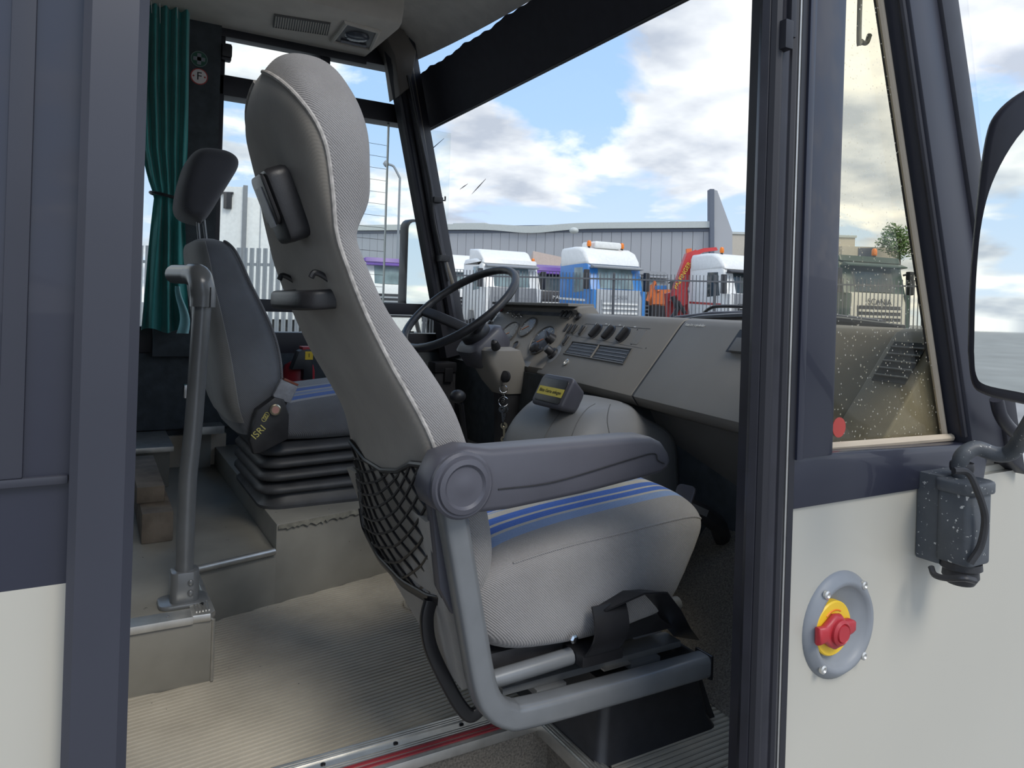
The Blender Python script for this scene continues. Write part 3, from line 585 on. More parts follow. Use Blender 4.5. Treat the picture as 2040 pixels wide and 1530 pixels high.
# curved foot lever behind
lev = bez([S(858, 1195, .06), S(850, 1235, .06), S(858, 1290, .06), S(890, 1360, .06), S(918, 1408, .06), S(938, 1425, .06), S(958, 1410, .06), S(968, 1385, .06)], 6)
ob('foot_lever', MB().tube(lev, 1, prof=rrect(.012, .022, .004, 3), up=(0, 1, 0)), M_['blackm'], gs, 50)
# lower shell that carries the net pocket
B_ = S(848, 925, .015); C_ = S(905, 1192, .015); A_ = S(706, 880, .36); D_ = S(724, 1010, .36)
A_.x += .004
ob('lower_shell', MB().sheet(lambda u, v: (lambda p: (p.x, p.y, p.z))(Vector((.445 + .07 * v + .01 * math.cos((u - .5) * pi), YS + .01 + .395 * u, FL + .46 - .27 * v * (1 - .35 * u * u)))), 12, 10, (.03, 0, .004)), M_['plain'], gs)
def bot(u):      # lower hem from far side (u=0) to door side (u=1)
    pts_ = [(724, 1010, .36), (732, 1055, .35), (762, 1110, .27), (810, 1160, .16), (862, 1190, .07), (905, 1196, .015)]
    i = min(4, int(u * 5)); t = u * 5 - i; a, b = pts_[i], pts_[i + 1]; return S(a[0] + (b[0] - a[0]) * t, a[1] + (b[1] - a[1]) * t, a[2] + (b[2] - a[2]) * t)
def top(u):
    pts_ = [(703, 878, .36), (735, 915, .30), (768, 935, .21), (800, 936, .13), (826, 922, .06), (850, 925, .015)]
    i = min(4, int(u * 5)); t = u * 5 - i; a, b = pts_[i], pts_[i + 1]; return S(a[0] + (b[0] - a[0]) * t, a[1] + (b[1] - a[1]) * t, a[2] + (b[2] - a[2]) * t)
def net(u, v): return top(u).lerp(bot(u), v) + Vector((-.012 * math.sin(pi * u) * math.sin(pi * min(1, v * .9 + .05)) - .006, -.004, 0))
pk = thing_net = MB()
NU = 7
for k in range(-9, NU * 2):
    for sgn in (1, -1):
        seg = []
        for i in range(25):
            v = i / 24; u = (k + .5) / NU + sgn * v * .95 - (0 if sgn > 0 else -.0)
            if 0 <= u <= 1: seg.append(net(u, v))
        if len(seg) > 2: pk.tube(seg, .0026, 5)
ob('net_pocket', pk, M_['blackm'], gs, label='black diamond net pocket')
ob('net_hem', MB().tube([net(i / 20, 0) for i in range(21)], .005, 8).tube([net(i / 24, 1) for i in range(25)], 1, prof=rrect(.022, .007, .003, 2), up=(-.4, -.3, .8)), M_['blackm'], gs)
ob('side_cheek', MB().prism([(.440, FL + .535), (.470, FL + .55), (.50, FL + .34), (.512, FL + .315), (.488, FL + .318), (.465, FL + .36)], -(YS + .02), -(YS - .005), MXs, .004), M_['armgrey'], gs)
# ashtray box and grab handle on the back
q = [q_ for q_ in std if q_[0] > .93][0]
ab = [at(503, 345, x=.20), at(560, 318, x=.235), at(585, 450, x=.26), at(530, 450, x=.24)]
am = frame((.250, YS + .120, FL + .932), (0, -1, 0), Vector((-.42, 0, 1)), Vector((-1, 0, -.42)))
ash = ob('ashtray', MB().prism(rrect(.088, .112, .016), -.012, .024, am, .008), M_['black'], gs, label='dark plastic ashtray box set into the seat back')
ob('ashtray_lid', MB().prism(rrect(.076, .076, .012), .024, .030, am @ Matrix.Translation((0, .014, 0)), .003), M_['black'], ash)
ob('label_plate', MB().box(-.018, .018, -.026, .034, .030, .0315, 0, am), M_['tape'], ash)
hl, hr_ = Vector((.314, YS + .075, FL + .792)), Vector((.314, YS + .285, FL + .792))
gh = ob('grab_handle', MB().tube(bez([hl, hl + Vector((-.030, .004, -.003)), hl + Vector((-.045, .03, -.004)), (hl + hr_) / 2 + Vector((-.052, 0, -.004)), hr_ + Vector((-.045, -.03, -.004)), hr_ + Vector((-.030, -.004, -.003)), hr_], 6), 1, prof=rrect(.030, .020, .008, 3), up=(0, 0, 1)), M_['black'], gs, 50)
for p in (hl, hr_): ob('hook', MB().tube(bez([p + Vector((.01, 0, .012)), p + Vector((-.012, 0, .03)), p + Vector((-.03, 0, .038)), p + Vector((-.036, 0, .03))], 5), .0045, 8), M_['black'], gh)
dm = at(835, 1205, z=FL)
single('floor_fitting', MB().lathe([(.05, 0), (.05, .004), (.046, .014), (.034, .026), (.018, .033), (.004, .035)], 24, Matrix.Translation((dm.x + .01, dm.y, FL))), M_['chrome'], 'domed chrome fitting on the ribbed floor behind the nearest seat', 'floor fitting')

# ================================================================== DRIVER'S SEAT
YD = 2.07
ds = thing('driver_seat', 'slate grey driver seat with separate headrest on black rubber bellows behind the wheel', 'seat', (.60, 2.3, ZP))
def D(px, py, w=0): return at(px, py, y=YD + w)
def prow(L, R, w0, w1, e): return (L.z / 2 + R.z / 2, L.x, R.x, w0, w1, e)
rows = [((478, 868), (556, 868), .02, .43, 4), ((452, 820), (566, 815), .0, .45, 4.5), ((440, 770), (574, 765), -.005, .455, 5), ((430, 720), (572, 715), -.005, .455, 5), ((420, 670), (560, 665), -.005, .455, 5), ((412, 620), (538, 612), .0, .45, 5), ((404, 570), (512, 560), .005, .445, 5), ((398, 525), (492, 515), .012, .437, 4.5), ((394, 498), (479, 488), .03, .42, 4), ((396, 482), (466, 474), .06, .39, 3.4), ((406, 474), (450, 467), .10, .35, 2.6)]
dst = [prow(D(*a), D(*b), w0, w1, e) for a, b, w0, w1, e in rows]
def ring2(q, y0, n=48):
    z, r0, r1, w0, w1, e = q; return [(x + (r0 + r1) / 2, y0 + (w0 + w1) / 2 + y, z) for x, y in sup((r1 - r0) / 2, (w1 - w0) / 2, e, n)]
dd = dens(dst)
ob('backrest', MB().loft([ring2(q, YD) for q in dd]), M_['dcloth'], ds, 60)
YDs = YS; 
sm = MB().tube([Vector((q[2] - (q[2] - q[1]) * .10, YD + q[3] + .006, q[0])) for q in dd[2:-3]], .004, 8)
ob('seam_piping', sm, fabric('grey_piping', (.20, .20, .21), 120, .1), ds)
def barc2(q, push, lo, hi, n=20):
    z, r0, r1, w0, w1, e = q; a, b = (r1 - r0) / 2 + push, (w1 - w0) / 2 + push; out = []
    for i in range(n + 1):
        t = pi * (lo + (hi - lo) * i / n); c, s_ = math.cos(t), math.sin(t)
        out.append(Vector(((r0 + r1) / 2 + a * math.copysign(abs(c) ** (2 / e), c), YD + (w0 + w1) / 2 + b * math.copysign(abs(s_) ** (2 / e), s_), z)))
    return out
dp_ = dd[2:-4]
ob('back_panel', MB().loft([barc2(q, .003, .58, 1.42) + barc2(q, -.005, .58, 1.42)[::-1] for q in dp_]), fabric('pale_grey_edge', (.27, .27, .265), 120, .05, bump=.1), ds, 60)
hrw = [((400, 440), (410, 438), .16, .28, 2.4), ((368, 430), (420, 425), .10, .34, 3), ((357, 412), (432, 405), .09, .35, 3.6), ((360, 385), (450, 370), .085, .355, 4), ((368, 350), (468, 345), .085, .355, 4), ((377, 318), (482, 325), .09, .35, 4), ((388, 296), (482, 312), .10, .34, 3.6), ((402, 285), (468, 298), .13, .31, 3), ((418, 283), (445, 289), .18, .26, 2.4)]
hst = [prow(D(*a, .09), D(*b, .09), w0, w1, e) for a, b, w0, w1, e in hrw]
ob('headrest', MB().loft([ring2(q, YD) for q in dens(hst)]), fabric('dark_headrest_velour', (.085, .085, .095), 150, .1, bump=.2), ds, 60)
for (a, b, w) in (((392, 420), (398, 490), .17), ((404, 420), (412, 490), .17)):
    ob('headrest_post', MB().tube([D(*a, w), D(*b, w)], .0042, 10), M_['greysteel'], ds)
# cushion
stm = fabric('striped_driver_cloth', (.15, .155, .17), 120, .2)
bands = [(0, (.15, .155, .17)), (.02, (.36, .36, .37)), (.035, (.07, .16, .48)), (.055, (.36, .36, .36)), (.065, (.20, .27, .46)), (.085, (.40, .40, .40)), (.095, (.05, .13, .45)), (.13, (.38, .38, .38)), (.15, (.25, .25, .26))]
add_stripes(stm, bands, (0, -(YD + .02 - 2.3), 0))
cst = [(.44, .03, .43, 1.20, 1.26, 4), (.47, .0, .45, 1.185, 1.285, 4), (.60, -.01, .46, 1.18, 1.302, 4), (.78, -.01, .46, 1.185, 1.318, 4), (.88, -.005, .455, 1.20, 1.318, 4), (.92, .01, .44, 1.23, 1.30, 4), (.94, .04, .40, 1.25, 1.28, 3)]
V = bez([Vector(q[:3]) for q in cst], 4); W = bez([Vector(q[3:]) for q in cst], 4)
ob('seat_cushion', MB().loft([[(a.x, YD + (a.y + a.z) / 2 + y, (b.x + b.y) / 2 + z + (.028 * (1 - (y / ((a.z - a.y) / 2)) ** 2) if z > 0 else 0)) for y, z in sup((a.z - a.y) / 2, (b.y - b.x) / 2, b.z, 48)] for a, b in zip(V, W)]), stm, ds, 60)
# bellows: each fold is a ring of rubber
zt = [(1.185, .0), (1.168, .004), (1.150, .018), (1.138, .0), (1.118, -.004), (1.104, .022), (1.094, .004), (1.078, -.004), (1.062, .022), (1.050, .002), (1.042, -.006)]
for i in range(4):
    zt_ = 1.185 - i * .036
    rg = [[(x, y, z) for x, y in rrect(.46 + 2 * o_, .44 + 2 * o_, .05 + o_, 4, .655, YD + .225)] for z, o_ in ((zt_ - .002, -.012), (zt_ - .010, .004), (zt_ - .020, .014), (zt_ - .028, .014), (zt_ - .034, .004), (zt_ - .038, -.012))]
    for r_ in rg:
        for k_ in range(len(r_)): r_[k_] = (r_[k_][0], r_[k_][1], r_[k_][2] + .03 * (r_[k_][0] - .43) * (1 if i < 3 else .5))
    ob('bellows_fold', MB().loft(rg), M_['bellow'], ds, 70)
ob('base_plate', MB().loft([[(x, y, z) for x, y in rrect(w_, h_, .06, 5, .668, YD + .22)] for z, w_, h_ in ((ZP, .50, .46), (ZP + .008, .50, .46), (ZP + .018, .48, .44), (ZP + .045, .46, .42))]), M_['bellow'], ds)
# belt reel cover with print
bc = D(530, 845, -.03)
bm_ = frame(bc, Vector((.80, 0, .36)), Vector((-.36, 0, .80)), (0, -1, 0))
cov = ob('belt_cover', MB().prism([(-.062, -.055), (-.045, -.062), (.035, -.060), (.062, .0), (.066, .045), (.045, .062), (-.01, .050), (-.058, -.015)], -.02, .022, bm_, .006), M_['black'], ds, label='black belt cover with gold print')
ob('lettering', text(MB(), 'ISRI', .026, bm_ @ Matrix.Translation((-.028, -.006, .0225)) @ Matrix.Rotation(math.radians(22), 4, 'Z')), M_['goldtxt'], cov)
ri = MB()
for k_ in range(3): ri.tube([(bm_ @ Vector((-.002 + k_ * .0055 + .006 * math.cos(2 * pi * j / 16), .020 + k_ * .004 + .006 * math.sin(2 * pi * j / 16), .0228))) for j in range(16)], .0009, 5, closed=True)
ob('print_rings', ri, M_['goldtxt'], cov)
kb = D(548, 816, -.058)
ob('round_button', MB().lathe([(.015, 0), (.015, .004), (.012, .006), (.011, .005), (.002, .005)], 20, zframe(kb, (0, -1, 0))), M_['keym'], cov)
ob('button_face', MB().lathe([(.0095, 0), (.0095, .002)], 20, zframe(kb + Vector((0, -.0052, 0)), (0, -1, 0))), mat('faded_red_button', (.50, .26, .22), .5), cov)
tb = D(567, 779, -.035)
tm = frame(tb, Vector((.55, 0, -.25)), Vector((.25, 0, .55)), (0, -1, 0))
bk = ob('buckle', MB().prism(rrect(.052, .052, .006), -.012, .012, tm, .004), M_['tape'], ds, label='belt buckle wrapped in grey tape')
ob('release_edge', MB().box(-.018, .024, .026, .032, -.011, .011, .001, tm), mat('rust_red_edge', (.24, .07, .04), .5), bk)
ob('buckle_stem', MB().box(-.020, .020, -.05, -.024, -.006, .006, .002, tm), M_['black'], bk)
ob('side_bracket', MB().box(.22, .27, YD + .05, YD + .09, 1.315, 1.35, .003), M_['chrome'], ds)

# ================================================================== STEERING WHEEL
wc = Vector((1.20, 2.476, 1.577)); ta, ty = .673, .1075
we = Vector((math.cos(ta) * math.cos(ty), math.cos(ta) * math.sin(ty), math.sin(ta))); wy = Vector((-math.sin(ty), math.cos(ty), 0)); wn = we.cross(wy)
wm = frame(wc, we, wy, wn)
sw = thing('steering_wheel', 'large black two-spoke steering wheel tilted over the column', 'steering wheel', wc)
RW = .242
rimp = [Vector((RW * math.cos(2 * pi * k / 96), RW * math.sin(2 * pi * k / 96), 0)) for k in range(96)]
rim = MB()
rings = []
for k, p in enumerate(rimp):
    a = 2 * pi * k / 96; rad = Vector((math.cos(a), math.sin(a), 0)); rings.append([wm @ (p + rad * (math.cos(2 * pi * j / 14) * (.0145 + (.0016 * (k % 3 == 0) if math.cos(2 * pi * j / 14) < -.2 else 0))) + Vector((0, 0, math.sin(2 * pi * j / 14) * .0155))) for j in range(14)])
rings.append(rings[0])
ob('rim', MB().loft(rings, caps=False), M_['black'], sw, 60)
for a in (math.radians(97), math.radians(-97)):
    p = [Vector((RW * t * math.cos(a), RW * t * math.sin(a), -.125 * (1 - t) ** 1.15)) for t in (.10, .35, .6, .8, .97)]
    ob('spoke', MB().tube([wm @ q_ for q_ in p], 1, prof=rrect(.018, .046, .008, 3), up=wn), M_['black'], sw, 60)
ob('hub', MB().lathe([(.045, -.165), (.058, -.14), (.058, -.115), (.05, -.100), (.03, -.094), (.002, -.092)], 28, wm), M_['black'], sw, 60)
sp_ = wm @ Vector((0, 0, -.14))
cpl = [sp_ + wn * .005, sp_ - wn * .05, sp_ - wn * .14 + Vector((.0, 0, -.02))]
cl = thing('steering_column', 'grey column housing below the steering wheel down to the driver floor', 'steering column', (1.33, 2.48, ZP))
ob('column_shroud', MB().loft([[(wm @ Vector((x * s_, y * s_, -.135 - d_))) for x, y in rrect(.17, .15, .035, 4)] for s_, d_ in ((.8, 0), (1.0, .014), (1.0, .085), (.70, .125))]), M_['armgrey'], cl, 50)
c1 = at(978, 705, y=2.48); 
def rr3(c, w_, h_, r_=.03): return [(x + c[0], y + c[1], c[2]) for x, y in rrect(w_, h_, r_, 4)]
ob('column_housing', MB().loft([rr3((1.335, 2.455, 1.432), .12, .13), rr3((1.345, 2.45, 1.420), .16, .16), rr3((1.36, 2.45, 1.37), .17, .17), rr3((1.385, 2.445, 1.30), .14, .14), rr3((1.40, 2.44, 1.255), .10, .11)]), M_['dash'], cl, 50)
ob('lower_column', MB().loft([rr3((1.40, 2.44, 1.258), .09, .10), rr3((1.41, 2.45, ZP), .08, .09)]), M_['black'], cl, 50)
tk = at(988, 692, y=2.36)
ob('stalk_boot', MB().lathe([(.018, 0), (.015, .02), (.011, .035), (.002, .04)], 16, zframe(tk, (-.5, -.5, .6))), M_['black'], cl)
ob('stalk', MB().tube([wm @ Vector((.02, .06, -.18)), wm @ Vector((.03, .16, -.175)), wm @ Vector((.03, .21, -.17))], [.006, .006, .008], 10), M_['black'], cl)

# ================================================================== DASHBOARD
P0 = Vector((1.25, 1.1, 1.35)); du = Vector((.1544, .988, 0)).normalized(); dn = Vector((.988, -.1544, 0)).normalized()
dv = (dn * .16 + UP * .21).normalized(); dout = dv.cross(du).normalized()
if dout.x > 0: dout = -dout
DM = frame(P0, dn, UP, du)                     # local x forward, y up, z along the dash towards the driver
dprof = [(.002, -.012), (-.003, -.004), (.0015, .004), (.1524, .2), (.165, .213), (.182, .220), (.30, .205), (.32, .10), (.30, -.05), (.06, -.045), (.015, -.030)]
def dface(px, py, up=0): return hit(px, py, P0, dout) + dout * up
def dfr(px, py, up=0): return frame(dface(px, py, up), -du, dv, dout)
db = thing('dashboard', 'grey brown dashboard with gauges, rocker switches and air vents behind the windscreen', 'dashboard', (1.45, 1.9, FL))
gl_ = ob('storage_panel', MB().prism(dprof, -.215, .506, DM, .005), M_['dash'], db, 50)
ctr = ob('centre_panel', MB().prism(dprof, .516, 1.20, DM, .005), M_['dash'], db, 50)
ob('panel_gap', MB().prism([(p[0] + .003, p[1] * .985) for p in dprof], .495, .527, DM), M_['black'], db)
ob('lettering', text(MB(), 'Kun for rejseleder', .0125, dfr(1385, 648, .0006)), M_['whitetxt'], gl_)
hp = dface(1482, 685)
ob('handle_recess', MB().box(-.075, .05, -.035, .035, -.002, .0015, 0, dfr(1500, 682)), M_['black'], gl_)
ob('handle_bar', MB().box(-.065, .05, -.03, .012, .001, .012, .003, dfr(1503, 688)), M_['dash2'], gl_)
# vent unit at the door end
ev = ob('end_vent', MB().prism([(a_ - .02, b_) for a_, b_ in dprof], -.335, -.225, DM, .006), M_['dash'], db, 50)
ob('end_vent_recess', MB().box(-.036, .036, -.046, .046, 0, .002, 0, frame(P0 - du * .28 - dn * .02 + dv * .195 + dout * .003, -du, dv, dout)), M_['black'], ev)
for i in range(5): ob('vent_slat', MB().box(-.036, .036, -.0012, .0012, .002, .005, 0, frame(P0 - du * .28 - dn * .02 + dv * (.162 + i * .0165) + dout * .003, -du, dv, dout)), M_['tape'], ev)
# double air vent
def quad_local(pts, M):
    Mi = M.inverted(); return [tuple((Mi @ dface(*p)).xy) for p in pts]
vf = dfr(1190, 703)
vq = quad_local([(1142, 681), (1260, 696), (1243, 726), (1124, 705)], vf)
vent = ob('air_vent', MB().prism(vq, -.002, .0016, vf), M_['black'], ctr)
vc = [vf @ Vector((*q_, .002)) for q_ in vq]
ob('vent_rim', MB().tube(vc, .003, 6, closed=True), M_['dash2'], vent)
ob('vent_divider', MB().tube([vc[0].lerp(vc[1], .49), vc[3].lerp(vc[2], .49)], .004, 6), M_['dash'], vent)
for h0, h1 in ((.03, .46), (.52, .97)):
    for i in range(4):
        t = (i + .7) / 4.4; a_ = vc[0].lerp(vc[3], t); b_ = vc[1].lerp(vc[2], t)
        ob('vent_slat', MB().tube([a_.lerp(b_, h0), a_.lerp(b_, h1)], .0016, 6), M_['tape'], vent)
# rotary knobs
for (px, py) in ((1187, 661), (1213, 664), (1242, 668)):
    kf = dfr(px, py)
    kn = ob('heater_knob', MB().lathe([(.032, -.001), (.032, .0015), (.029, .003), (.027, .003)], 28, kf), M_['black'], ctr)
    ob('knob_bar', MB().prism(rrect(.013, .054, .006), .002, .018, kf @ Matrix.Rotation(-.12, 4, 'Z'), .003), M_['black'], kn)
    ob('knob_mark', MB().box(-.0012, .0012, .018, .026, .018, .0186, 0, kf @ Matrix.Rotation(-.12, 4, 'Z')), M_['whitetxt'], kn)
    ob('dial_print', MB().box(.028, .040, .034, .038, .0004, .001, 0, kf), M_['whitetxt'], kn)
# rocker switches
def rocker(px, py, m='black', w_=.021, h_=.042, parent=None, fr=None):
    kf = fr or dfr(px, py)
    o_ = ob('rocker_switch', MB().prism(rrect(w_, h_, .003, 2), -.001, .004, kf, .001), M_['dash2'], parent or ctr)
    ob('rocker_cap', MB().prism(rrect(w_ - .005, h_ - .006, .003, 2), .003, .011, kf @ Matrix.Rotation(.10, 4, 'X'), .003), M_[m], o_)
for (px, py) in ((1131, 655), (1138.5, 656), (1146.5, 657), (1161, 659), (1129, 679)): rocker(px, py)
rocker(1111, 649, 'red')
kf = dfr(1103, 706)
kk = ob('lamp_knob', MB().lathe([(.040, -.001), (.040, .001), (.037, .002)], 28, kf), M_['valve'], ctr)
ob('knob_cap', MB().lathe([(.024, .001), (.022, .012), (.016, .014), (.015, .036), (.012, .040), (.001, .041)], 22, kf), M_['black'], kk)
ob('socket', MB().lathe([(.013, 0), (.013, .005), (.009, .006), (.008, .002), (.001, .002)], 20, dfr(1129, 722.5)), M_['alu'], ctr)
ob('lock', MB().lathe([(.016, 0), (.015, .010), (.011, .012), (.010, .009), (.001, .009)], 20, dfr(1153, 632)), M_['black'], ctr)
bq = dfr(1272, 672)
ob('blank_plate', MB().prism(rrect(.045, .055, .006), -.001, .0012, bq), M_['dash'], ctr)
h0_ = ob('screw_hole', MB().lathe([(.0028, 0), (.0028, .0006)], 10, dfr(1270, 657)), M_['ink'], ctr)
for p in ((1287, 659), (1258, 686), (1287, 694), (1272, 717)):
    o_ = again(h0_, ctr, dface(*p) - dface(1270, 657))
for a_, b_ in (((1168, 645), (1296, 655)), ((1140, 668), (1280, 694)), ((1168, 645), (1140, 668))):
    ob('panel_line', MB().tube([dface(*a_, .0002), dface(*b_, .0002)], .0009, 5), M_['dash2'], ctr)
# instrument cluster, turned to the driver
C0 = Vector((1.437, 2.24, 1.363)); cv = Vector((.762, 0, 1)).normalized(); co = Vector((-1, 0, .762)).normalized()
def cface(px, py, up=0): return hit(px, py, C0, co) + co * up
def cfr(px, py, up=0): return frame(cface(px, py, up), (0, -1, 0), cv, co)
CM = frame((0, 0, 0), (1, 0, 0), (0, 0, 1), (0, -1, 0))
cl_ = ob('instrument_cluster', MB().prism([(1.437, 1.363), (1.592, 1.567), (1.58, 1.582), (1.595, 1.596), (1.66, 1.60), (1.70, 1.56), (1.68, 1.36), (1.45, 1.335)], -2.86, -2.25, CM, .006), M_['dash'], db, 50)
ob('hood', MB().box(1.548, 1.67, 2.26, 2.86, 1.594, 1.606, .005), M_['dash'], cl_)
ob('warning_strip', MB().box(-.235, .235, -.016, .016, .0005, .003, .001, cfr(1070, 622)), M_['gauge'], cl_)
for (px, py, r_) in ((1013, 665, .062), (1052, 652, .050), (1081, 678, .068), (1028, 689, .020)):
    gf = cfr(px, py)
    gq = ob('gauge', MB().lathe([(r_, -.001), (r_, .006), (r_ * .95, .007), (r_ * .92, .003), (r_ * .90, .0015), (.001, .0015)], 36, gf), M_['dash2'], cl_)
    ob('gauge_glass', MB().lathe([(r_ * .90, .0016), (r_ * .90, .003), (.001, .0036)], 36, gf), M_['gauge'], gq)
    if r_ > .03:
        for kx in range(9):
            an = math.radians(225 - kx * 33.75); tf = gf @ Matrix.Rotation(an, 4, 'Z')
            ob('gauge_tick', MB().box(r_ * .70, r_ * .84, -.001, .001, .0038, .0044, 0, tf), M_['whitetxt'], gq)
        ob('gauge_needle', MB().box(-.008, r_ * .7, -.0012, .0012, .0042, .0052, 0, gf @ Matrix.Rotation(math.radians(210), 4, 'Z')), M_['orange'], gq)
for (px, py) in ((1022, 630), (1029, 631), (1038, 631)):
    ob('toggle', MB().tube([cface(px, py), cface(px, py, .022) + cv * .004], [.004, .0055], 8).lathe([(.009, 0), (.008, .004)], 12, cfr(px, py)), M_['chrome'], cl_)
ob('pull_knob', MB().lathe([(.010, 0), (.010, .02), (.022, .022), (.022, .030), (.014, .036), (.001, .037)], 18, cfr(1073, 700)), M_['black'], cl_)
ob('turn_knob', MB().lathe([(.024, 0), (.020, .012), (.016, .026), (.001, .028)], 18, cfr(1099, 677)).prism(rrect(.012, .05, .005), .02, .036, cfr(1099, 677) @ Matrix.Rotation(.9, 4, 'Z'), .003), M_['black'], cl_)
[rocker(0, 0, parent=cl_, fr=cfr(*p_, .003)) for p_ in ((1124, 626), (1131, 627), (1138, 628))]; rocker(0, 0, 'red', parent=cl_, fr=cfr(1004, 616, .004)); rocker(0, 0, 'black', parent=cl_, fr=cfr(983, 632)); rocker(0, 0, 'black', parent=cl_, fr=cfr(975, 648))
for a_, b_ in (((1040, 640), (1015, 700)), ((1072, 642), (1050, 708))): ob('panel_line', MB().tube([cface(*a_, .0002), cface(*b_, .0002)], .001, 5), M_['dash2'], cl_)
ob('name_plate', MB().box(-.05, .05, -.012, .012, .0003, .0015, 0, cfr(1042, 724)), M_['valve'], cl_)
# knee panel under the dash
struct('knee_panel', MB().sheet(lambda u, v: P0 + du * (-.30 + u * .82) + dn * (.05 + .16 * v) + UP * (-.02 - .30 * v), 4, 4, (.02, 0, .01)), M_['dash2'])

# ================================================================== ENGINE COVER and the box on it
ec = thing('engine_cover', 'rounded grey padded engine cover under the middle of the dashboard', 'engine cover', (1.2, 1.66, FL))
est = [(1.326, 1.20, 1.32, 1.60, 1.83, 3), (1.318, 1.14, 1.33, 1.56, 1.86, 3.4), (1.29, 1.085, 1.36, 1.53, 1.865, 3.6), (1.24, 1.03, 1.445, 1.50, 1.86, 4), (1.15, .985, 1.45, 1.475, 1.85, 4), (1.0, .945, 1.45, 1.45, 1.86, 4), (FL + .001, .92, 1.45, 1.43, 1.88, 4)]
V = dens([(q[0], q[1], q[2], q[3], q[4], q[5]) for q in est], 4)
def ering(q, n=64): z, x0, x1, y0, y1, e = q; return [((x0 + x1) / 2 + x, (y0 + y1) / 2 + y, z) for x, y in sup((x1 - x0) / 2, (y1 - y0) / 2, e, n)]
er = [ering(q) for q in V]
ob('cover_shell', MB().loft(er[::-1]), M_['cover'], ec, 60)
stc = mat('stitched_seam', (.10, .10, .10), .7)
for j in (34, 40, 47, 54): ob('seam', MB().tube([Vector(r_[j]) for r_ in er[:22]], .0014, 5), stc, ec)
bx = at(1104, 781, y=1.65)
xn = Vector((0, -1, .03)).normalized(); fv = Vector((.46, 0, .88)).normalized(); fo = xn.cross(fv).normalized()
if fo.x > 0: fo = -fo
xn = fv.cross(fo)
bm2 = frame(bx, xn, fv, fo)
bxo = thing('reminder_box', 'dark grey plastic box with yellow belt reminder label on the engine cover', 'box', bx - UP * .06)
ob('housing', MB().loft([[(bm2 @ Vector((x, y, z))) for x, y in rrect(w_, h_, .014, 4)] for z, w_, h_ in ((-.055, .11, .055), (-.05, .12, .068), (.0, .150, .092), (.006, .150, .092), (.010, .144, .086))]), M_['armgrey'], bxo, 50)
ob('face_plate', MB().prism(rrect(.128, .070, .010), .008, .012, bm2, .002), M_['black'], bxo)
lb = ob('label', MB().box(-.062, .062, -.012, .012, .012, .0126, 0, bm2 @ Matrix.Translation((0, -.004, 0))), M_['yellowlab'], bxo, label='yellow printed label')
ob('lettering', text(MB(), 'Bitte Gurte anlegen', .0135, bm2 @ Matrix.Translation((0, -.004, .0128))), M_['ink'], lb)

# ================================================================== KEYS
k0 = at(1003, 757, y=2.36)
ky = thing('key_chain', 'chain of keys hanging from the ignition under the column', 'keys', at(1003, 890, y=2.36))
ob('ignition_lock', MB().lathe([(.022, 0), (.022, .01), (.014, .014), (.001, .014)], 18, zframe(k0 + Vector((.012, 0, .012)), (-1, -.3, .1))), M_['black'], ky)
def rng_(c, r_, nrm, th=.0013): 
    F_ = zframe(c, nrm); return [F_ @ Vector((r_ * math.cos(2 * pi * j / 18), r_ * math.sin(2 * pi * j / 18), 0)) for j in range(18)]
zz = k0.z - .012
for i, (py, r_) in enumerate(((775, .014), (800, .018))):
    c = at(1003, py, y=2.355); ob('split_ring', MB().tube(rng_(c, r_, (-.5, -1, .2)), .0014, 6, closed=True), M_['chrome'], ky)
for i in range(5):
    c = at(1002 + (i % 2), 784 + i * 4, y=2.355); ob('link', MB().tube(rng_(c, .005, (-1, -.3, 0) if i % 2 else (-.3, -1, 0)), .001, 5, closed=True), M_['chrome'], ky)
def key(px, py, ang, ln=.05, m='chrome', bowr=.013):
    c = at(px, py, y=2.35); F_ = frame(c, Vector((.9, -.43, 0)), (0, 0, 1), Vector((-.43, -.9, 0))) @ Matrix.Rotation(ang, 4, 'Z')
    o_ = MB().prism([(-.004, -bowr * .6), (-.004, -ln), (-.001, -ln - .004), (.003, -ln), (.003, -ln * .8), (.0045, -ln * .7), (.003, -ln * .6), (.0045, -ln * .5), (.0035, -bowr * .6)], -.001, .001, F_)
    o_.lathe([(bowr * .35, -.0012), (bowr, -.0012), (bowr, .0012), (bowr * .35, .0012), (bowr * .35, -.0012)], 18, F_, caps=False); ob('key', o_, M_[m], ky)
key(1000, 815, .12, .045); key(1006, 815, -.10, .05); key(1003, 817, .0, .055, 'blackm'); key(1004, 848, .05, .04, 'keym'); key(1003, 875, -.04, .035, 'keym', .011)
ob('chain', MB().tube([at(1003, 835, y=2.352), at(1004, 870, y=2.352)], .0013, 6), M_['chrome'], ky)

# ================================================================== DRIVER CONTROLS
hb = at(888, 733, y=2.86)
hk = thing('handbrake_console', 'black switch box with chrome-edged lever beside the driver window sill', 'control box', (hb.x, 2.88, ZP))
ob('column', MB().box(hb.x - .05, hb.x + .05, 2.86, 2.96, ZP, hb.z - .02, .01), M_['black'], hk)
ob('lever_head', MB().box(hb.x - .055, hb.x + .05, 2.85, 2.93, hb.z - .02, hb.z + .025, .012).box(hb.x - .01, hb.x + .03, 2.845, 2.87, hb.z - .06, hb.z, .006), M_['blackm'], hk)
gvp = at(912, 792, y=2.25)
gv = thing('gear_lever', 'black gear lever with rounded knob beside the driver seat', 'gear lever', (gvp.x, 2.25, ZP))
ob('lever', MB().tube([(gvp.x + .06, 2.27, ZP), (gvp.x + .02, 2.26, gvp.z - .03), (gvp.x, 2.25, gvp.z)], .009, 10), M_['blackm'], gv)
ob('knob', MB().ball((gvp.x, 2.25, gvp.z + .004), .026, 16, (1.1, 1, .9)), M_['black'], gv)
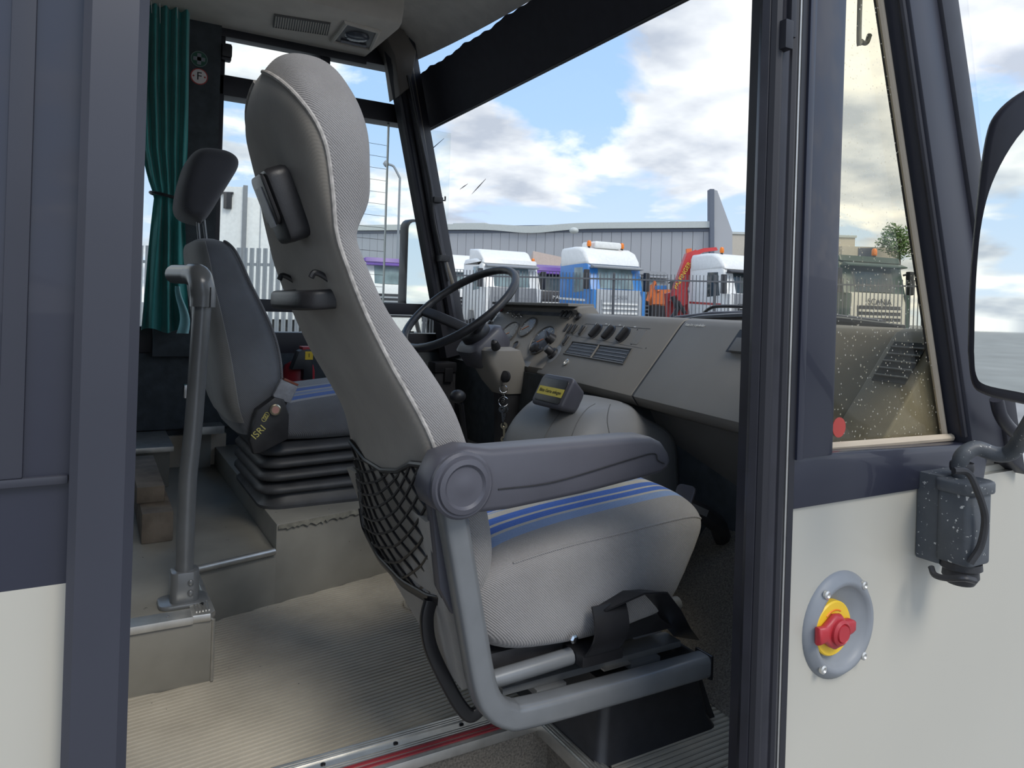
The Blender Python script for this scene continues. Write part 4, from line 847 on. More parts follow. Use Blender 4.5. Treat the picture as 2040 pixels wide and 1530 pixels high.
ob('boot', MB().lathe([(.07, 0), (.066, .02), (.05, .03), (.052, .045), (.034, .055), (.036, .07), (.016, .085)], 20, Matrix.Translation((gvp.x + .06, 2.27, ZP))), M_['bellow'], gv)
pp = at(1385, 1005, x=1.22)
pd = thing('foot_rest', 'grey foot rest bracket on the toe board before the nearest seat', 'foot rest', (pp.x, pp.y, FL + .12))
ob('plate', MB().prism(rrect(.05, .085, .012), -.004, .006, frame(at(1360, 1000, x=1.24), Vector((.3, -1, 0)), Vector((.5, .15, .85)), Vector((-.8, -.3, .5))), .003), M_['armgrey'], pd)
ob('bracket', MB().tube([at(1362, 1005, x=1.25), at(1400, 1022, x=1.28), at(1430, 1045, x=1.34), at(1440, 1075, x=1.42)], .022, 8), M_['black'], pd)

# ================================================================== STANCHION
sb_ = at(360, 1205, z=ZT); YT = sb_.y + .01
sp = thing('stanchion', 'grey painted bent grab pole standing on the step platform', 'grab pole', (sb_.x, YT, ZT))
def T_(px, py, w=0): return at(px, py, y=YT + w)
pth = bez([(T_(366, 1190)), T_(369, 1080), T_(374, 960), T_(380, 900), T_(386, 840), T_(394, 730), T_(402, 620), T_(404, 580)], 6)
ob('pole', MB().tube(pth, .0185, 18), M_['greysteel'], sp, 60)
e0 = T_(404, 600); e1 = T_(402, 556)
ob('elbow', MB().tube(bez([e0 + Vector((0, 0, -.012)), e0 + Vector((0, 0, .01)), e1 + Vector((.0, 0, -.012)), e1 + Vector((-.004, .02, .006)), e1 + Vector((-.012, .055, .010))], 5), [.0255] * 21, 18), M_['greysteel'], sp, 60)
ob('cross_bar', MB().tube([e1 + Vector((-.008, .03, .010)), e1 + Vector((-.040, .15, .012))], .0215, 16), M_['greysteel'], sp)
ob('elbow_seam', MB().tube([e0 + Vector((.012, -.0235, -.012)), e0 + Vector((.012, -.0235, .03))], .0012, 5), M_['black'], sp)
ob('foot_socket', MB().prism(rrect(.056, .052, .014), ZT + .004, ZT + .072, Matrix.Translation((T_(366, 1190).x, YT, 0)), .004), M_['greysteel'], sp)
ob('foot_flange', MB().prism(rrect(.096, .072, .02), ZT, ZT + .009, Matrix.Translation((T_(364, 1190).x, YT, 0)), .002), M_['greysteel'], sp)
b1 = ob('bolt', MB().lathe([(.006, 0), (.006, .003), (.003, .005)], 10, zframe((T_(366, 1190).x + .010, YT - .0262, ZT + .05), (0, -1, 0))), M_['greysteel'], sp)
again(b1, sp, (0, 0, -.022))

# ================================================================== CURTAIN
cu = thing('curtain', 'teal curtain tied back beside the driver window', 'curtain', (.2, 2.92, 1.46))
def cw(z):                                     # left and right edge by height
    k = [(1.44, .155, .320), (1.60, .165, .305), (1.75, .172, .298), (1.88, .180, .288), (1.945, .185, .280), (2.00, .165, .288), (2.12, .135, .292), (2.35, .115, .290), (2.655, .105, .285)]
    for a, b in zip(k, k[1:]):
        if z <= b[0]: t = (z - a[0]) / (b[0] - a[0]); t = max(0, t); return a[1] + (b[1] - a[1]) * t, a[2] + (b[2] - a[2]) * t
    return k[-1][1:]
def cfold(u, v):
    z = 1.46 + v * 1.195; x0, x1 = cw(z); amp = .022 if z > 2.0 or z < 1.85 else .013
    return (x0 + (x1 - x0) * u, 2.925 + amp * math.sin(u * 2 * pi * (5.2 if z > 1.95 else 3.4) + .7 * math.sin(v * 4)) + .006 * math.sin(u * 31 + v * 9), z + .008 * math.sin(u * 9) * (v < .02))
ob('cloth', MB().sheet(cfold, 80, 40, (0, .004, 0)), M_['teal'], cu, 80)
ob('tie_band', MB().tube([(.232 + .060 * math.cos(2 * pi * k_ / 24), 2.925 + .036 * math.sin(2 * pi * k_ / 24), 1.945 - .012 * math.cos(2 * pi * k_ / 24)) for k_ in range(24)], .006, 8, closed=True), M_['black'], cu)
ob('lining_flap', MB().sheet(lambda u, v: (.268 + .040 * u * (1 - v * .6) + .010 * math.sin(v * 5), 2.878 + .008 * math.sin(u * 6), 1.452 + v * .17), 8, 10, (0, .003, 0)), M_['teal2'], cu, 80)  # pale lining, its colour brightened as if light shone through
hs = MB()
for k_ in range(5):
    x = .125 + k_ * .028
    hs.tube([(x, 2.899, 2.65), (x + .004, 2.899, 2.62 - .03 * (k_ % 3))], [.0018, .0006], 5)
ob('curtain_hooks', hs, M_['whitetxt'], cu)['kind'] = 'stuff'

# ================================================================== SMALL THINGS IN THE CAB
wb = thing('timber_block', 'old dark timber block lying on the step floor behind the pole', 'timber block', (.165, 2.35, ZT))
ob('block', MB().box(.128, .204, 2.115, 2.60, ZT, ZT + .080, .006), M_['wood'], wb)
ob('upper_block', MB().box(.120, .190, 2.22, 2.66, ZT + .080, ZT + .125, .006), M_['wood'], wb)
s1 = at(397, 117, y=2.995); s2 = at(397, 152, y=2.995)
f1 = zframe((s1.x, 2.9985, s1.z), (0, -1, 0)); f2 = zframe((s2.x, 2.9985, s2.z), (0, -1, 0))
fa = thing('first_aid_sticker', 'round green first aid sticker with pale cross on the window pillar', 'sticker', (s1.x, 3.0, s1.z - .03))
ob('disc', MB().lathe([(.031, -.001), (.031, .0005)], 32, f1), M_['green'], fa)
ob('ring', MB().tube([f1 @ Vector((.0285 * math.cos(2 * pi * k_ / 32), .0285 * math.sin(2 * pi * k_ / 32), .0006)) for k_ in range(32)], .0012, 5, closed=True), M_['valve'], fa)
ob('cross', MB().box(-.007, .007, -.021, .021, .0004, .0014, 0, f1).box(-.021, .021, -.007, .007, .0004, .0014, 0, f1), M_['valve'], fa)
ff = thing('fire_sticker', 'round pale sticker with red rim and letter F on the window pillar', 'sticker', (s2.x, 3.0, s2.z - .03))
ob('rim', MB().lathe([(.031, -.001), (.031, .0005)], 32, f2), M_['stickred'], ff)
ob('disc', MB().lathe([(.027, .0003), (.027, .001)], 32, f2), M_['sticker'], ff)
ob('lettering', text(MB(), 'F', .042, frame((s2.x, 2.997, s2.z), (1, 0, 0), (0, 0, 1), (0, -1, 0))), M_['ink'], ff)
ob('dot', MB().lathe([(.0035, 0), (.0035, .0004)], 10, f2 @ Matrix.Translation((.020, 0, .001))).lathe([(.0035, 0), (.0035, .0004)], 10, f2 @ Matrix.Translation((-.020, 0, .001))), M_['stickred'], ff)
xx = at(597, 722, y=2.93)
fx = thing('fire_extinguisher', 'red fire extinguisher with black bracket and yellow label under the driver window', 'extinguisher', (xx.x, 2.93, ZP))
ob('cylinder', MB().lathe([(.058, ZP), (.062, ZP + .01), (.062, xx.z - .035), (.055, xx.z - .01), (.03, xx.z + .005)], 24, Matrix.Translation((xx.x, 2.94, 0))), M_['red'], fx, 50)
ob('bracket_arm', MB().prism([(-.055, -.02), (-.03, .05), (-.005, .062), (.022, .062), (.026, -.06), (-.012, -.06), (-.012, -.02)], -.03, .03, frame((xx.x + .005, 2.87, xx.z), (1, 0, 0), (0, 0, 1), (0, -1, 0)), .004), M_['black'], fx)
ob('cap', MB().box(xx.x - .012, xx.x + .030, 2.84, 2.90, xx.z + .055, xx.z + .068, .003), M_['red'], fx)
yl = ob('label', MB().box(xx.x - .002, xx.x + .028, 2.8385, 2.84, xx.z + .018, xx.z + .05), M_['yellow'], fx)
ob('lettering', text(MB(), '1', .022, frame((xx.x + .013, 2.8382, xx.z + .034), (1, 0, 0), (0, 0, 1), (0, -1, 0))), M_['ink'], yl)
# roller blind
bd = thing('roller_blind', 'dark roller sun blind drawn part way down the windscreen', 'blind', (1.28, 1.95, 2.37))
def blf(u, v):
    y = .80 + u * 2.255; z1 = 2.600 + (.002 * math.sin(u * 90) + .003 * math.sin(u * 41 + 1) + .002 * math.sin(u * 171)) ; z = 2.372 + v * (z1 - 2.372) + .02 * (1 - u) * (1 - v)
    return (1.30 - .30 * (z - 2.37), y, z)
ob('cloth', MB().sheet(blf, 160, 6, (-.003, 0, 0)), M_['blind'], bd)
ob('bottom_rod', MB().tube([blf(0, 0), blf(1, 0)], .006, 8), M_['blackm'], bd)
ob('guide_wire', MB().tube([blf(.998, 1), blf(.998, .02), at(858, 300, y=2.98)], .002, 6), M_['alu'], bd)
# overhead speaker grille and lamp
gpx = [(548, 29), (657, 46), (652, 68), (545, 52)]
gp = [at(*p, z=2.6275) for p in gpx]
sg = thing('speaker_grille', 'slotted speaker grille in the overhead console', 'speaker grille', sum(gp, Vector()) / 4)
ob('frame', MB().tube(gp, .006, 6, closed=True), M_['dash2'], sg)
ob('mesh', MB().loft([[p + Vector((0, 0, dz)) for p in gp] for dz in (-.003, .002)]), M_['dash2'], sg)
for i in range(22):
    t = (i + .5) / 22; ob('slat', MB().tube([gp[0].lerp(gp[1], t) - UP * .004, gp[3].lerp(gp[2], t) - UP * .004], .0022, 5), M_['console'], sg)
lpx = [(690, 43), (754, 61), (738, 97), (662, 80)]
lpq = [at(*p, z=2.6275) for p in lpx]; lcn = sum(lpq, Vector()) / 4
ol = thing('overhead_lamp', 'square recessed lamp with pale frame in the overhead console', 'lamp', lcn)
ob('frame', MB().tube(lpq, .012, 8, closed=True), M_['console'], ol)
ob('recess', MB().loft([[lcn + (p - lcn) * .92 + Vector((0, 0, dz)) for p in lpq] for dz in (-.004, .003)]), M_['black'], ol)
ob('reflector', MB().lathe([(.05, 0), (.045, -.008), (.03, -.014), (.001, -.016)], 20, Matrix.Translation(lcn + Vector((0, 0, -.003)))), M_['gauge'], ol)
ob('lens_bar', MB().tube([lpq[3].lerp(lcn, .35) - UP * .008, lpq[2].lerp(lcn, .35) - UP * .008], .006, 8), M_['tape'], ol)

# ================================================================== OUTSIDE OF THE BUS: wiper, mirrors, valve
wp_ = thing('wiper', 'black windscreen wiper arm and blade resting along the foot of the windscreen', 'wiper', (1.78, 1.6, 1.47))
def wpt(px, py, x): return at(px, py, x=x)
ob('blade', MB().tube([wpt(1335, 640, 1.80), wpt(1400, 634, 1.79), wpt(1510, 630, 1.76), wpt(1680, 640, 1.70), wpt(1800, 652, 1.64)], [.004, .012, .014, .012, .006], 8), M_['blackm'], wp_)
ob('arm', MB().tube([wpt(1345, 634, 1.81), wpt(1420, 625, 1.82), wpt(1520, 623, 1.80), wpt(1640, 628, 1.74), wpt(1760, 643, 1.68)], .008, 8), M_['armgrey'], wp_)
ob('hose', MB().tube(bez([wpt(1398, 628, 1.86), wpt(1415, 614, 1.86), wpt(1440, 610, 1.86), wpt(1515, 612, 1.84)], 6), .006, 8), M_['blackm'], wp_)
# driver's side outside mirror
lm = [at(*p, y=3.45) for p in ((800, 480), (808, 462), (825, 457), (850, 470), (870, 610), (790, 612))]
lmr = thing('exterior_mirror', 'tall black outside mirror beyond the driver window', 'mirror', at(830, 612, y=3.45))
cxx = sum((p.x for p in lm)) / 6; czz = sum((p.z for p in lm)) / 6
lmm = frame((cxx, 3.45, czz), Vector((.92, .1, 0)), (0, 0, 1), Vector((.1, -.92, 0)))
lmm = frame((1.40, 3.40, czz - .04), Vector((.97, .25, 0)), (0, 0, 1), Vector((.25, -.97, 0)))
ob('shell', MB().prism(rrect(.17, .46, .045), -.03, .03, lmm, .008), M_['black'], lmr)
ob('mirror_glass', MB().prism(rrect(.15, .43, .036), .030, .032, lmm), M_['mirror'], lmr)
ob('mirror_arm', MB().tube([(1.40, 3.42, czz - .25), (1.42, 3.36, czz - .40), (1.44, 3.13, czz - .42)], .012, 8), M_['black'], lmr)
# door side mirror
mn = Vector((-.93, -.37, 0)).normalized(); mp0 = Vector((.95, .44, 1.65)); mxd = Vector((-mn.y, mn.x, 0)) * -1
mxd = Vector((.37, -.93, 0)).normalized()
em = thing('side_mirror', 'large black framed mirror on a bent arm outside the door side', 'mirror', (1.0, .40, 1.15))
mpl = [hit(*p, mp0, mn) for p in ((1927, 700), (1931, 560), (1945, 400), (1962, 275), (1985, 222), (2040, 178), (2120, 150), (2170, 160), (2190, 260), (2190, 700), (2180, 800), (2120, 822), (2040, 806), (1965, 788), (1936, 765))]
mfr = frame(mp0, mxd, UP, mn); mi = mfr.inverted()
sm_ = lambda L: [tuple(p.xy) for p in bez([Vector((*(mi @ p).xy, 0)) for p in L] + [Vector((*(mi @ L[0]).xy, 0))], 5)[:-1]]
ml2 = sm_(mpl)
ob('shell', MB().prism(ml2, -.055, .006, mfr, .010), M_['seal'], em, 50)
mgl = [hit(*p, mp0, mn) for p in ((1942, 700), (1946, 560), (1958, 440), (1985, 350), (2040, 262), (2120, 200), (2160, 210), (2172, 700), (2160, 775), (2110, 798), (2040, 782), (1965, 766), (1946, 745))]
ob('mirror_glass', MB().prism(sm_(mgl), .006, .0075, mfr), M_['mirror'], em)
armp = bez([at(1918, 965, y=.655), at(1912, 935, y=.655), at(1918, 908, y=.65), at(1945, 893, y=.64), at(1985, 905, y=.62), at(2015, 900, y=.60), at(2040, 865, y=.57), at(2075, 800, y=.50), at(2090, 700, y=.45)], 6)
ob('bent_arm', MB().tube(armp, .0125, 14), M_['castgrey'], em, 60)
bmx = at(1893, 1045, y=.66)
mpx = at(1843, 1045, y=.70)
ob('mount_plate', MB().box(mpx.x - .012, mpx.x + .075, .668, .709, bmx.z - .066, bmx.z + .078, .006), M_['castgrey'], em, 50)
ob('mount', MB().prism(rrect(.066, .056, .012), bmx.z - .055, bmx.z + .060, Matrix.Translation((bmx.x + .010, .645, 0)), .004), M_['castgrey'], em, 50, label='chipped grey casting bolted to the body')
ob('mount_collar', MB().prism(rrect(.078, .066, .018), bmx.z + .056, bmx.z + .076, Matrix.Translation((bmx.x + .012, .645, 0)), .004), M_['castgrey'], em, 50)
ob('mount_cap', MB().lathe([(.030, -.056), (.031, -.066), (.026, -.070), (.027, -.080), (.020, -.092), (.006, -.094)], 20, Matrix.Translation((bmx.x + .012, .648, bmx.z))), M_['black'], em)
ob('hose_clamp', MB().lathe([(.017, 0), (.018, .004), (.018, .010), (.017, .014)], 16, zframe(at(1916, 938, y=.655), (0, 0, 1))), M_['black'], em)
ob('cable', MB().tube(bez([at(1900, 938, y=.625), at(1928, 942, y=.615), at(1946, 975, y=.606), at(1962, 1030, y=.602), at(1954, 1085, y=.606), at(1932, 1122, y=.615)], 8), .0055, 8), M_['black'], em)
ob('drain_hose', MB().tube(bez([at(1855, 1130, y=.67), at(1862, 1145, y=.66), at(1885, 1152, y=.64), at(1920, 1152, y=.615), at(1942, 1157, y=.61)], 6), .005, 8), M_['black'], em)
# flexible hose behind the mirror
ob('rubber_hose', MB().tube(bez([at(1985, 795, y=.66), at(1995, 830, y=.66), at(2020, 860, y=.66), at(2060, 880, y=.66)], 6), .011, 10), M_['seal'], em)
# emergency valve
vp = at(1667, 1244, y=YO); vx = vp.x + .002
ev_ = thing('emergency_valve', 'yellow and red emergency door valve in a grey round dish on the white panel', 'valve', (vx, YO, vp.z - .08))
VF = frame((vx, YO, vp.z), (1, 0, 0), (0, 0, 1), (0, -1, 0))
ob('dish', MB().lathe([(.082, -.002), (.082, .001), (.078, .005), (.070, .013), (.064, .013), (.060, .009), (.054, .003), (.001, .0025)], 48, VF), M_['valve'], ev_, 50)
yd = ob('yellow_disc', MB().lathe([(.041, .002), (.041, .012), (.039, .014), (.001, .014)], 40, VF @ Matrix.Translation((-.028, .004, 0))), M_['yellow'], ev_)
ac = [(VF @ Matrix.Translation((-.028, .004, .0142)) @ Vector((.028 * math.cos(math.radians(a)), .028 * math.sin(math.radians(a)), 0))) for a in range(60, 131, 7)]
ob('arrow_print', MB().tube(ac, .0012, 5), M_['orange'], yd)
HF = VF @ Matrix.Translation((-.031, .004, 0))
hd = ob('red_handle', MB().prism([(-.043, -.013), (-.028, -.012), (-.018, -.020), (-.006, -.026), (.008, -.024), (.018, -.012), (.034, -.010), (.042, -.006), (.042, .008), (.030, .013), (.018, .013), (.008, .024), (-.006, .026), (-.018, .018), (-.028, .012), (-.043, .013)], .013, .026, HF, .005), M_['red'], ev_, 50)
ob('handle_boss', MB().lathe([(.019, .024), (.019, .030), (.015, .033), (.013, .031), (.012, .034), (.001, .034)], 24, HF), M_['red'], hd)
for a in (52, 128, 228, 312):
    c = VF @ Vector((.072 * math.cos(math.radians(a)), .072 * math.sin(math.radians(a)), .010))
    ob('screw', MB().lathe([(.0065, 0), (.0065, .004), (.004, .0055), (.002, .0035), (.0005, .0035)], 14, zframe(c, (0, -1, 0))), M_['alu'], ev_)

# ================================================================== OUTDOORS
def wp(px, D, z=0):
    p = at(px, CY + (px - CX) * math.tan(ROLL), d=D); p.z = z; return p
def truck(name, label, px, D, th, hroof, body, roofm, front, *, visor=None, beacons=2, glassm='tglass', letters=None, lettm='whitetxt', ac=False, stripe=None, spoiler=False, grillm='tblack', slatm='tsilver', slats=5, length=2.2, group='parked trucks', wcab=2.45, bumper=None, sideglass=True, lsize=.22):
    c = wp(px, D); Y_ = FW * math.cos(th) - RT * math.sin(th); X_ = RT * math.cos(th) + FW * math.sin(th)
    TM = frame(c, X_, Y_, UP); h = wcab / 2
    SM = TM @ frame((0, 0, 0), (0, 1, 0), (0, 0, 1), (1, 0, 0))      # profile (y, z), extruded along x
    t = thing(name, label, 'truck', c, group)
    zb, zw = 2.28, 3.18                                                # foot and top of the windscreen
    ob('cab', MB().prism([(.0, .75), (-.04, 1.4), (.02, 2.2), (.10, zb), (.34, zw), (.40, zw + .12), (length, zw + .12), (length, .95), (1.75, .95), (1.6, 1.35), (1.1, 1.35), (.95, .95), (.6, .75)], -h, h, SM, .07), M_[body], t, 50)
    ob('roof', MB().prism([(.30, zw + .05), (.36, zw + .22), (.62, hroof - .16), (.95, hroof - .02), (1.3, hroof), (length - .1, hroof - .03), (length, hroof - .2), (length, zw - .1), (.42, zw - .02)], -h - .01, h + .01, SM, .12), M_[roofm], t, 50)
    def scr(x0, x1, z0, z1, off): 
        f_ = lambda z: .10 + (.24) * (z - zb) / (zw - zb) - off
        return lambda u, v: TM @ Vector((x0 + (x1 - x0) * u, f_(z0 + (z1 - z0) * v) + .10 * (2 * u - 1) ** 4, z0 + (z1 - z0) * v))
    ob('windscreen', MB().sheet(scr(-h + .10, h - .10, zb + .05, zw - .03, .025), 12, 4, Y_ * .01), M_[glassm], t, 60)
    ob('visor', MB().prism([(.24, zw + .02), (.02, zw - .06), (.02, zw - .10), (.27, zw - .12)], -h + .08, h - .08, SM, .01), M_[visor or roofm], t)
    ob('front_panel', MB().prism([(-.06, 1.30), (-.03, 2.05), (.05, zb + .02), (.10, zb + .02), (.10, 1.30)], -h + .16, h - .16, SM, .02), M_[front], t)
    gr = ob('grille', MB().prism([(-.075, .95), (-.075, 1.92), (.0, 1.92), (.0, .95)], -h + .40, h - .40, SM, .01), M_[grillm], t)
    for i in range(slats):
        z = 1.05 + i * (.86 / slats); ob('slat', MB().box(-h + .42, h - .42, -.115, -.07, z, z + .07, .012, TM), M_[slatm], gr)
    ob('bumper', MB().prism([(-.09, .40), (-.09, .95), (.02, 1.0), (.4, .95), (.4, .40)], -h, h, SM, .05), M_[bumper or front], t, 50)
    for s_ in (-1, 1):
        ob('headlight', MB().box(s_ * (h - .22) - .2, s_ * (h - .22) + .2, -.12, -.05, 1.05, 1.3, .04, TM), M_['tglass2'], t)
        ob('corner_panel', MB().box(s_ * (h - .10) - .10, s_ * (h - .10) + .10, -.04, .16, 1.0, zb, .05, TM), M_[body], t)
        ob('mirror', MB().box(s_ * (h + .16) - .09, s_ * (h + .16) + .09, .06, .22, zb + .0, zb + .72, .04, TM).tube([TM @ Vector((s_ * h, .25, zb + .6)), TM @ Vector((s_ * (h + .16), .14, zb + .66))], .03, 6), M_['tblack'], t)
        if sideglass: ob('side_window', MB().prism([(.50, zb - .06), (.62, zw - .08), (1.18, zw - .08), (1.18, zb - .12)], s_ * h - .005 if s_ < 0 else s_ * h - .01, s_ * h + .012, SM, .002), M_[glassm], t)
        ob('wheel', MB().lathe([(.30, -.15), (.5, -.15), (.52, -.1), (.52, .1), (.5, .15), (.30, .15), (.28, .08), (.01, .08)], 20, TM @ frame((s_ * (h - .18), 1.35, .52), (0, 1, 0), (0, 0, 1), (s_, 0, 0))), M_['tyre'], t)
    for i in range(beacons):
        x = (-.75 if i == 0 else .8); f_ = TM @ Matrix.Translation((x, .95, hroof - .06))
        bk_ = ob('beacon', MB().lathe([(.07, .08), (.085, .12), (.08, .25), (.05, .30), (.005, .31)], 12, f_), M_['orange'], t); ob('beacon_foot', MB().lathe([(.05, -.05), (.05, .08)], 8, f_), M_['tblack'], bk_)
    if ac: ob('roof_unit', MB().prism(rrect(1.25, .26, .09, 4), 0, .9, TM @ frame((.05, .80, hroof + .10), (1, 0, 0), (0, 0, 1), (0, 1, 0)), .05), M_[roofm], t, 50)
    if letters: ob('lettering', text(MB(), letters, lsize, TM @ frame((0, -.07, 2.03), (1, 0, 0), (0, .06, 1), (0, -1, .06)), .004), M_[lettm], t)
    if stripe: ob('side_stripe', MB().prism([(.42, 1.84), (length - .05, 1.90), (length - .05, 1.98), (.42, 1.92)], -h - .012, -h + .002, SM), M_[stripe], t)
    if spoiler: ob('air_deflector', MB().prism([(.50, hroof - .1), (.9, hroof + .28), (1.1, hroof + .36), (1.9, hroof + .40), (1.9, hroof - .1)], -h + .1, h - .1, SM, .08), M_[roofm], t, 50)
    ob('chassis', MB().box(-.45, .45, .5, 5.2, .62, .92, .02, TM), M_['tblack'], t)
    return t, TM, SM, h
R = math.radians
tr1, TMb, SMb, hb_ = truck('truck_cab', 'blue truck cab with white high roof and silver grille behind the fence', 1232, 27.0, R(29), 3.90, 'tblue', 'twhite', 'tsilver', ac=True, glassm='tglass2', letters='SCANIA', lettm='tsilver', stripe='twhite', grillm='tsilver', slatm='twhite', visor='tgrey')
ob('lower_door', MB().prism([(.0, .8), (.0, 2.1), (.1, 2.15), (.25, .8)], hb_ - .12, hb_ + .01, SMb, .02), M_['tblue'], tr1)
truck('truck_cab', 'white truck cab with grey screen surround beside the red crane', 1500, 27.5, R(28), 3.85, 'twhite', 'twhite', 'tgrey', letters='SCANIA', glassm='tglass', visor='tblack', stripe='stickred', slatm='twhite')
truck('truck_cab', 'dark green truck cab with pale grille seen through the quarter window', 1748, 21.5, R(20), 3.48, 'tgreen', 'tgreen', 'tcream', letters='SCANIA', lettm='tblack', visor='tgreen', slatm='tcream', grillm='tblack', lsize=.26)
truck('truck_cab', 'white and grey truck cab with roof deflector right of the windscreen pillar', 1022, 28.5, R(27), 3.45, 'twhite', 'twhite', 'tgrey', spoiler=True, glassm='tglass2', visor='tgrey', beacons=1, slatm='tgrey', grillm='tgrey')
truck('truck_cab', 'white truck cab partly behind the windscreen pillar', 925, 34, R(27), 3.95, 'twhite', 'twhite', 'twhite', glassm='tglass2', beacons=0, slatm='tgrey')
truck('truck_cab', 'white truck cab with purple sun visor left of the blue truck', 1108, 33, R(27), 3.55, 'twhite', 'tpurple', 'tblack', visor='tpurple', letters='MAN', beacons=1, slatm='twhite')
truck('truck_cab', 'dark truck cab half hidden by the blue truck', 1292, 33.5, R(24), 3.4, 'tgrey', 'tgrey', 'tblack', beacons=0, glassm='tglass2')
truck('truck_cab', 'white truck cab with purple roof seen through the driver window', 784, 30, R(25), 3.4, 'twhite', 'tpurple', 'twhite', beacons=0, glassm='tglass2', visor='tpurple')
truck('truck_cab', 'cream truck cab with a beacon seen through the driver window', 736, 36, R(25), 3.2, 'tcream', 'tcream', 'tcream', beacons=1, glassm='tglass')
# red crane folded behind the white cab
cb0 = wp(1395, 26.5); cr = thing('truck_crane', 'red folded loader crane between the blue truck and the white cab', 'crane', wp(1370, 26.5))
def cp(px, py, D=26.5): return at(px, py, d=D + 3.0 if D < 27 else D)
bmw = FW * .32
def slab(pts, D, w_): return MB().loft([[cp(*p, D) + FW * o_ for p in pts] for o_ in (-w_, w_)])
ob('main_boom', slab([(1366, 505), (1384, 498), (1392, 510), (1356, 605), (1334, 600), (1342, 570)], 26.3, .22), M_['tred'], cr)
ob('tip_boom', slab([(1366, 506), (1400, 495), (1425, 493), (1428, 499), (1400, 503), (1374, 516)], 26.5, .16), M_['tred'], cr)
ob('base_post', slab([(1326, 585), (1358, 575), (1366, 560), (1370, 640), (1330, 645)], 26.8, .3), M_['tred'], cr)
ob('boom_gusset', slab([(1346, 588), (1366, 570), (1368, 605), (1352, 612)], 26.2, .2), M_['tred'], cr)
ob('hydraulics', MB().tube([cp(1340, 590, 26), cp(1350, 615, 26), cp(1335, 640, 26)], .10, 8).tube([cp(1350, 600, 26), cp(1365, 625, 26)], .08, 8), M_['tblack'], cr)
a_, b_ = cp(1346, 574, 25.95), cp(1374, 524, 25.95)
tx = (b_ - a_).normalized(); ob('lettering', text(MB(), 'PALFINGER', .24, frame((a_ + b_) / 2, tx, Vector((-FW).cross(tx)), -FW), .004), M_['yellowlab'], cr)
ob('hook_block', slab([(1367, 496), (1377, 495), (1377, 505), (1367, 506)], 26.4, .1), M_['torange'], cr)
# orange machine between
om = thing('orange_machine', 'orange machine body standing between the blue truck and the red crane', 'machine', wp(1312, 32.5))
ob('hood', slab([(1292, 578), (1300, 566), (1318, 575), (1340, 580), (1342, 610), (1296, 608)], 32.5, .5), M_['torange'], om)
ob('jib', MB().tube([cp(1290, 600, 32), cp(1305, 560, 32), cp(1312, 580, 32)], .09, 8), M_['torange'], om)
ob('undercarriage', slab([(1296, 606), (1342, 606), (1342, 640), (1296, 640)], 32.5, .5), M_['tblack'], om)
ob('blue_panel', slab([(1306, 569), (1326, 569), (1326, 577), (1306, 577)], 30, .2), M_['tblue'], om)
# pale tilt trailer behind the cabs
tl = wp(1095, 38)
single('tilt_trailer', MB().loft([[cp(1062, 500, 38) + FW * o_, cp(1100, 508, 38) + FW * o_, cp(1128, 514, 38) + FW * o_, wp(1128, 38, .9) + FW * o_, wp(1062, 38, .9) + FW * o_] for o_ in (0, 6)]), M_['ttan'], 'peach coloured tilt trailer behind the purple visor truck', 'trailer')
# warehouse
wa, wb_ = wp(560, 60), wp(1418, 48)
wd = (wb_ - wa); wl = wd.length; wx = wd.normalized(); wyv = UP.cross(wx).normalized()
if wyv.dot(FW) < 0: wyv = -wyv
WM = frame(wa, wx, wyv, UP); HB = 7.55
wh = thing('warehouse', 'long grey clad warehouse with pale fascia behind the parked trucks', 'building', wa.lerp(wb_, .5))
ob('wall_body', MB().box(0, wl, .15, 8, 0, HB - .1, 0, WM), M_['darkline'], wh)
npan = 50; pw_ = wl / npan
p0 = ob('cladding_panel', MB().box(.012, pw_ - .012, 0, .16, 2.95, HB - .62, 0, WM), M_['facade'], wh)
for i in range(1, npan): again(p0, wh, wx * (pw_ * i))
ob('plinth', MB().box(0, wl, .02, .16, 0, 2.85, 0, WM), M_['lowwall'], wh)
ob('blue_line', MB().box(0, wl, -.02, .16, 2.85, 2.97, 0, WM), M_['darkline'], wh)
def fas(u, v): x = u * wl; dip = -.28 * math.exp(-((u - .63) / .07) ** 2); return WM @ Vector((x, -.25, HB - .42 + dip * (1 - v * .3) + v * .42))
ob('fascia', MB().sheet(fas, 60, 2, wyv * .5), M_['fascia'], wh)
ob('under_fascia_strip', MB().box(0, wl, -.05, .16, HB - .66, HB - .44, 0, WM), M_['darkline'], wh)  # slate strip below the fascia
ob('roof_vent', MB().box(wl * .42, wl * .50, 2, 3, HB - .1, HB + .35, .05, WM), M_['fascia'], wh)
l_ = at(1143, 460, d=50); ob('wall_lamp', MB().ball(l_ - FW * 0.2, .32, 12, (1, 1, .7)), M_['fascia'], wh)
fp = [at(1420, 378, d=48), at(1428, 380, d=48), at(1458, 462, d=48), at(1458, 640, d=48), at(1420, 640, d=48)]
ob('wing_wall', MB().loft([[p + FW * o_ for p in fp] for o_ in (-.1, .5)]), M_['facade'], wh)
ob('wing_edge', MB().loft([[p + FW * o_ - RT * q_ for p, q_ in ((fp[0], .25), (fp[0], -.02), (fp[4], -.02), (fp[4], .25))] for o_ in (-.3, .4)]), M_['darkline'], wh)
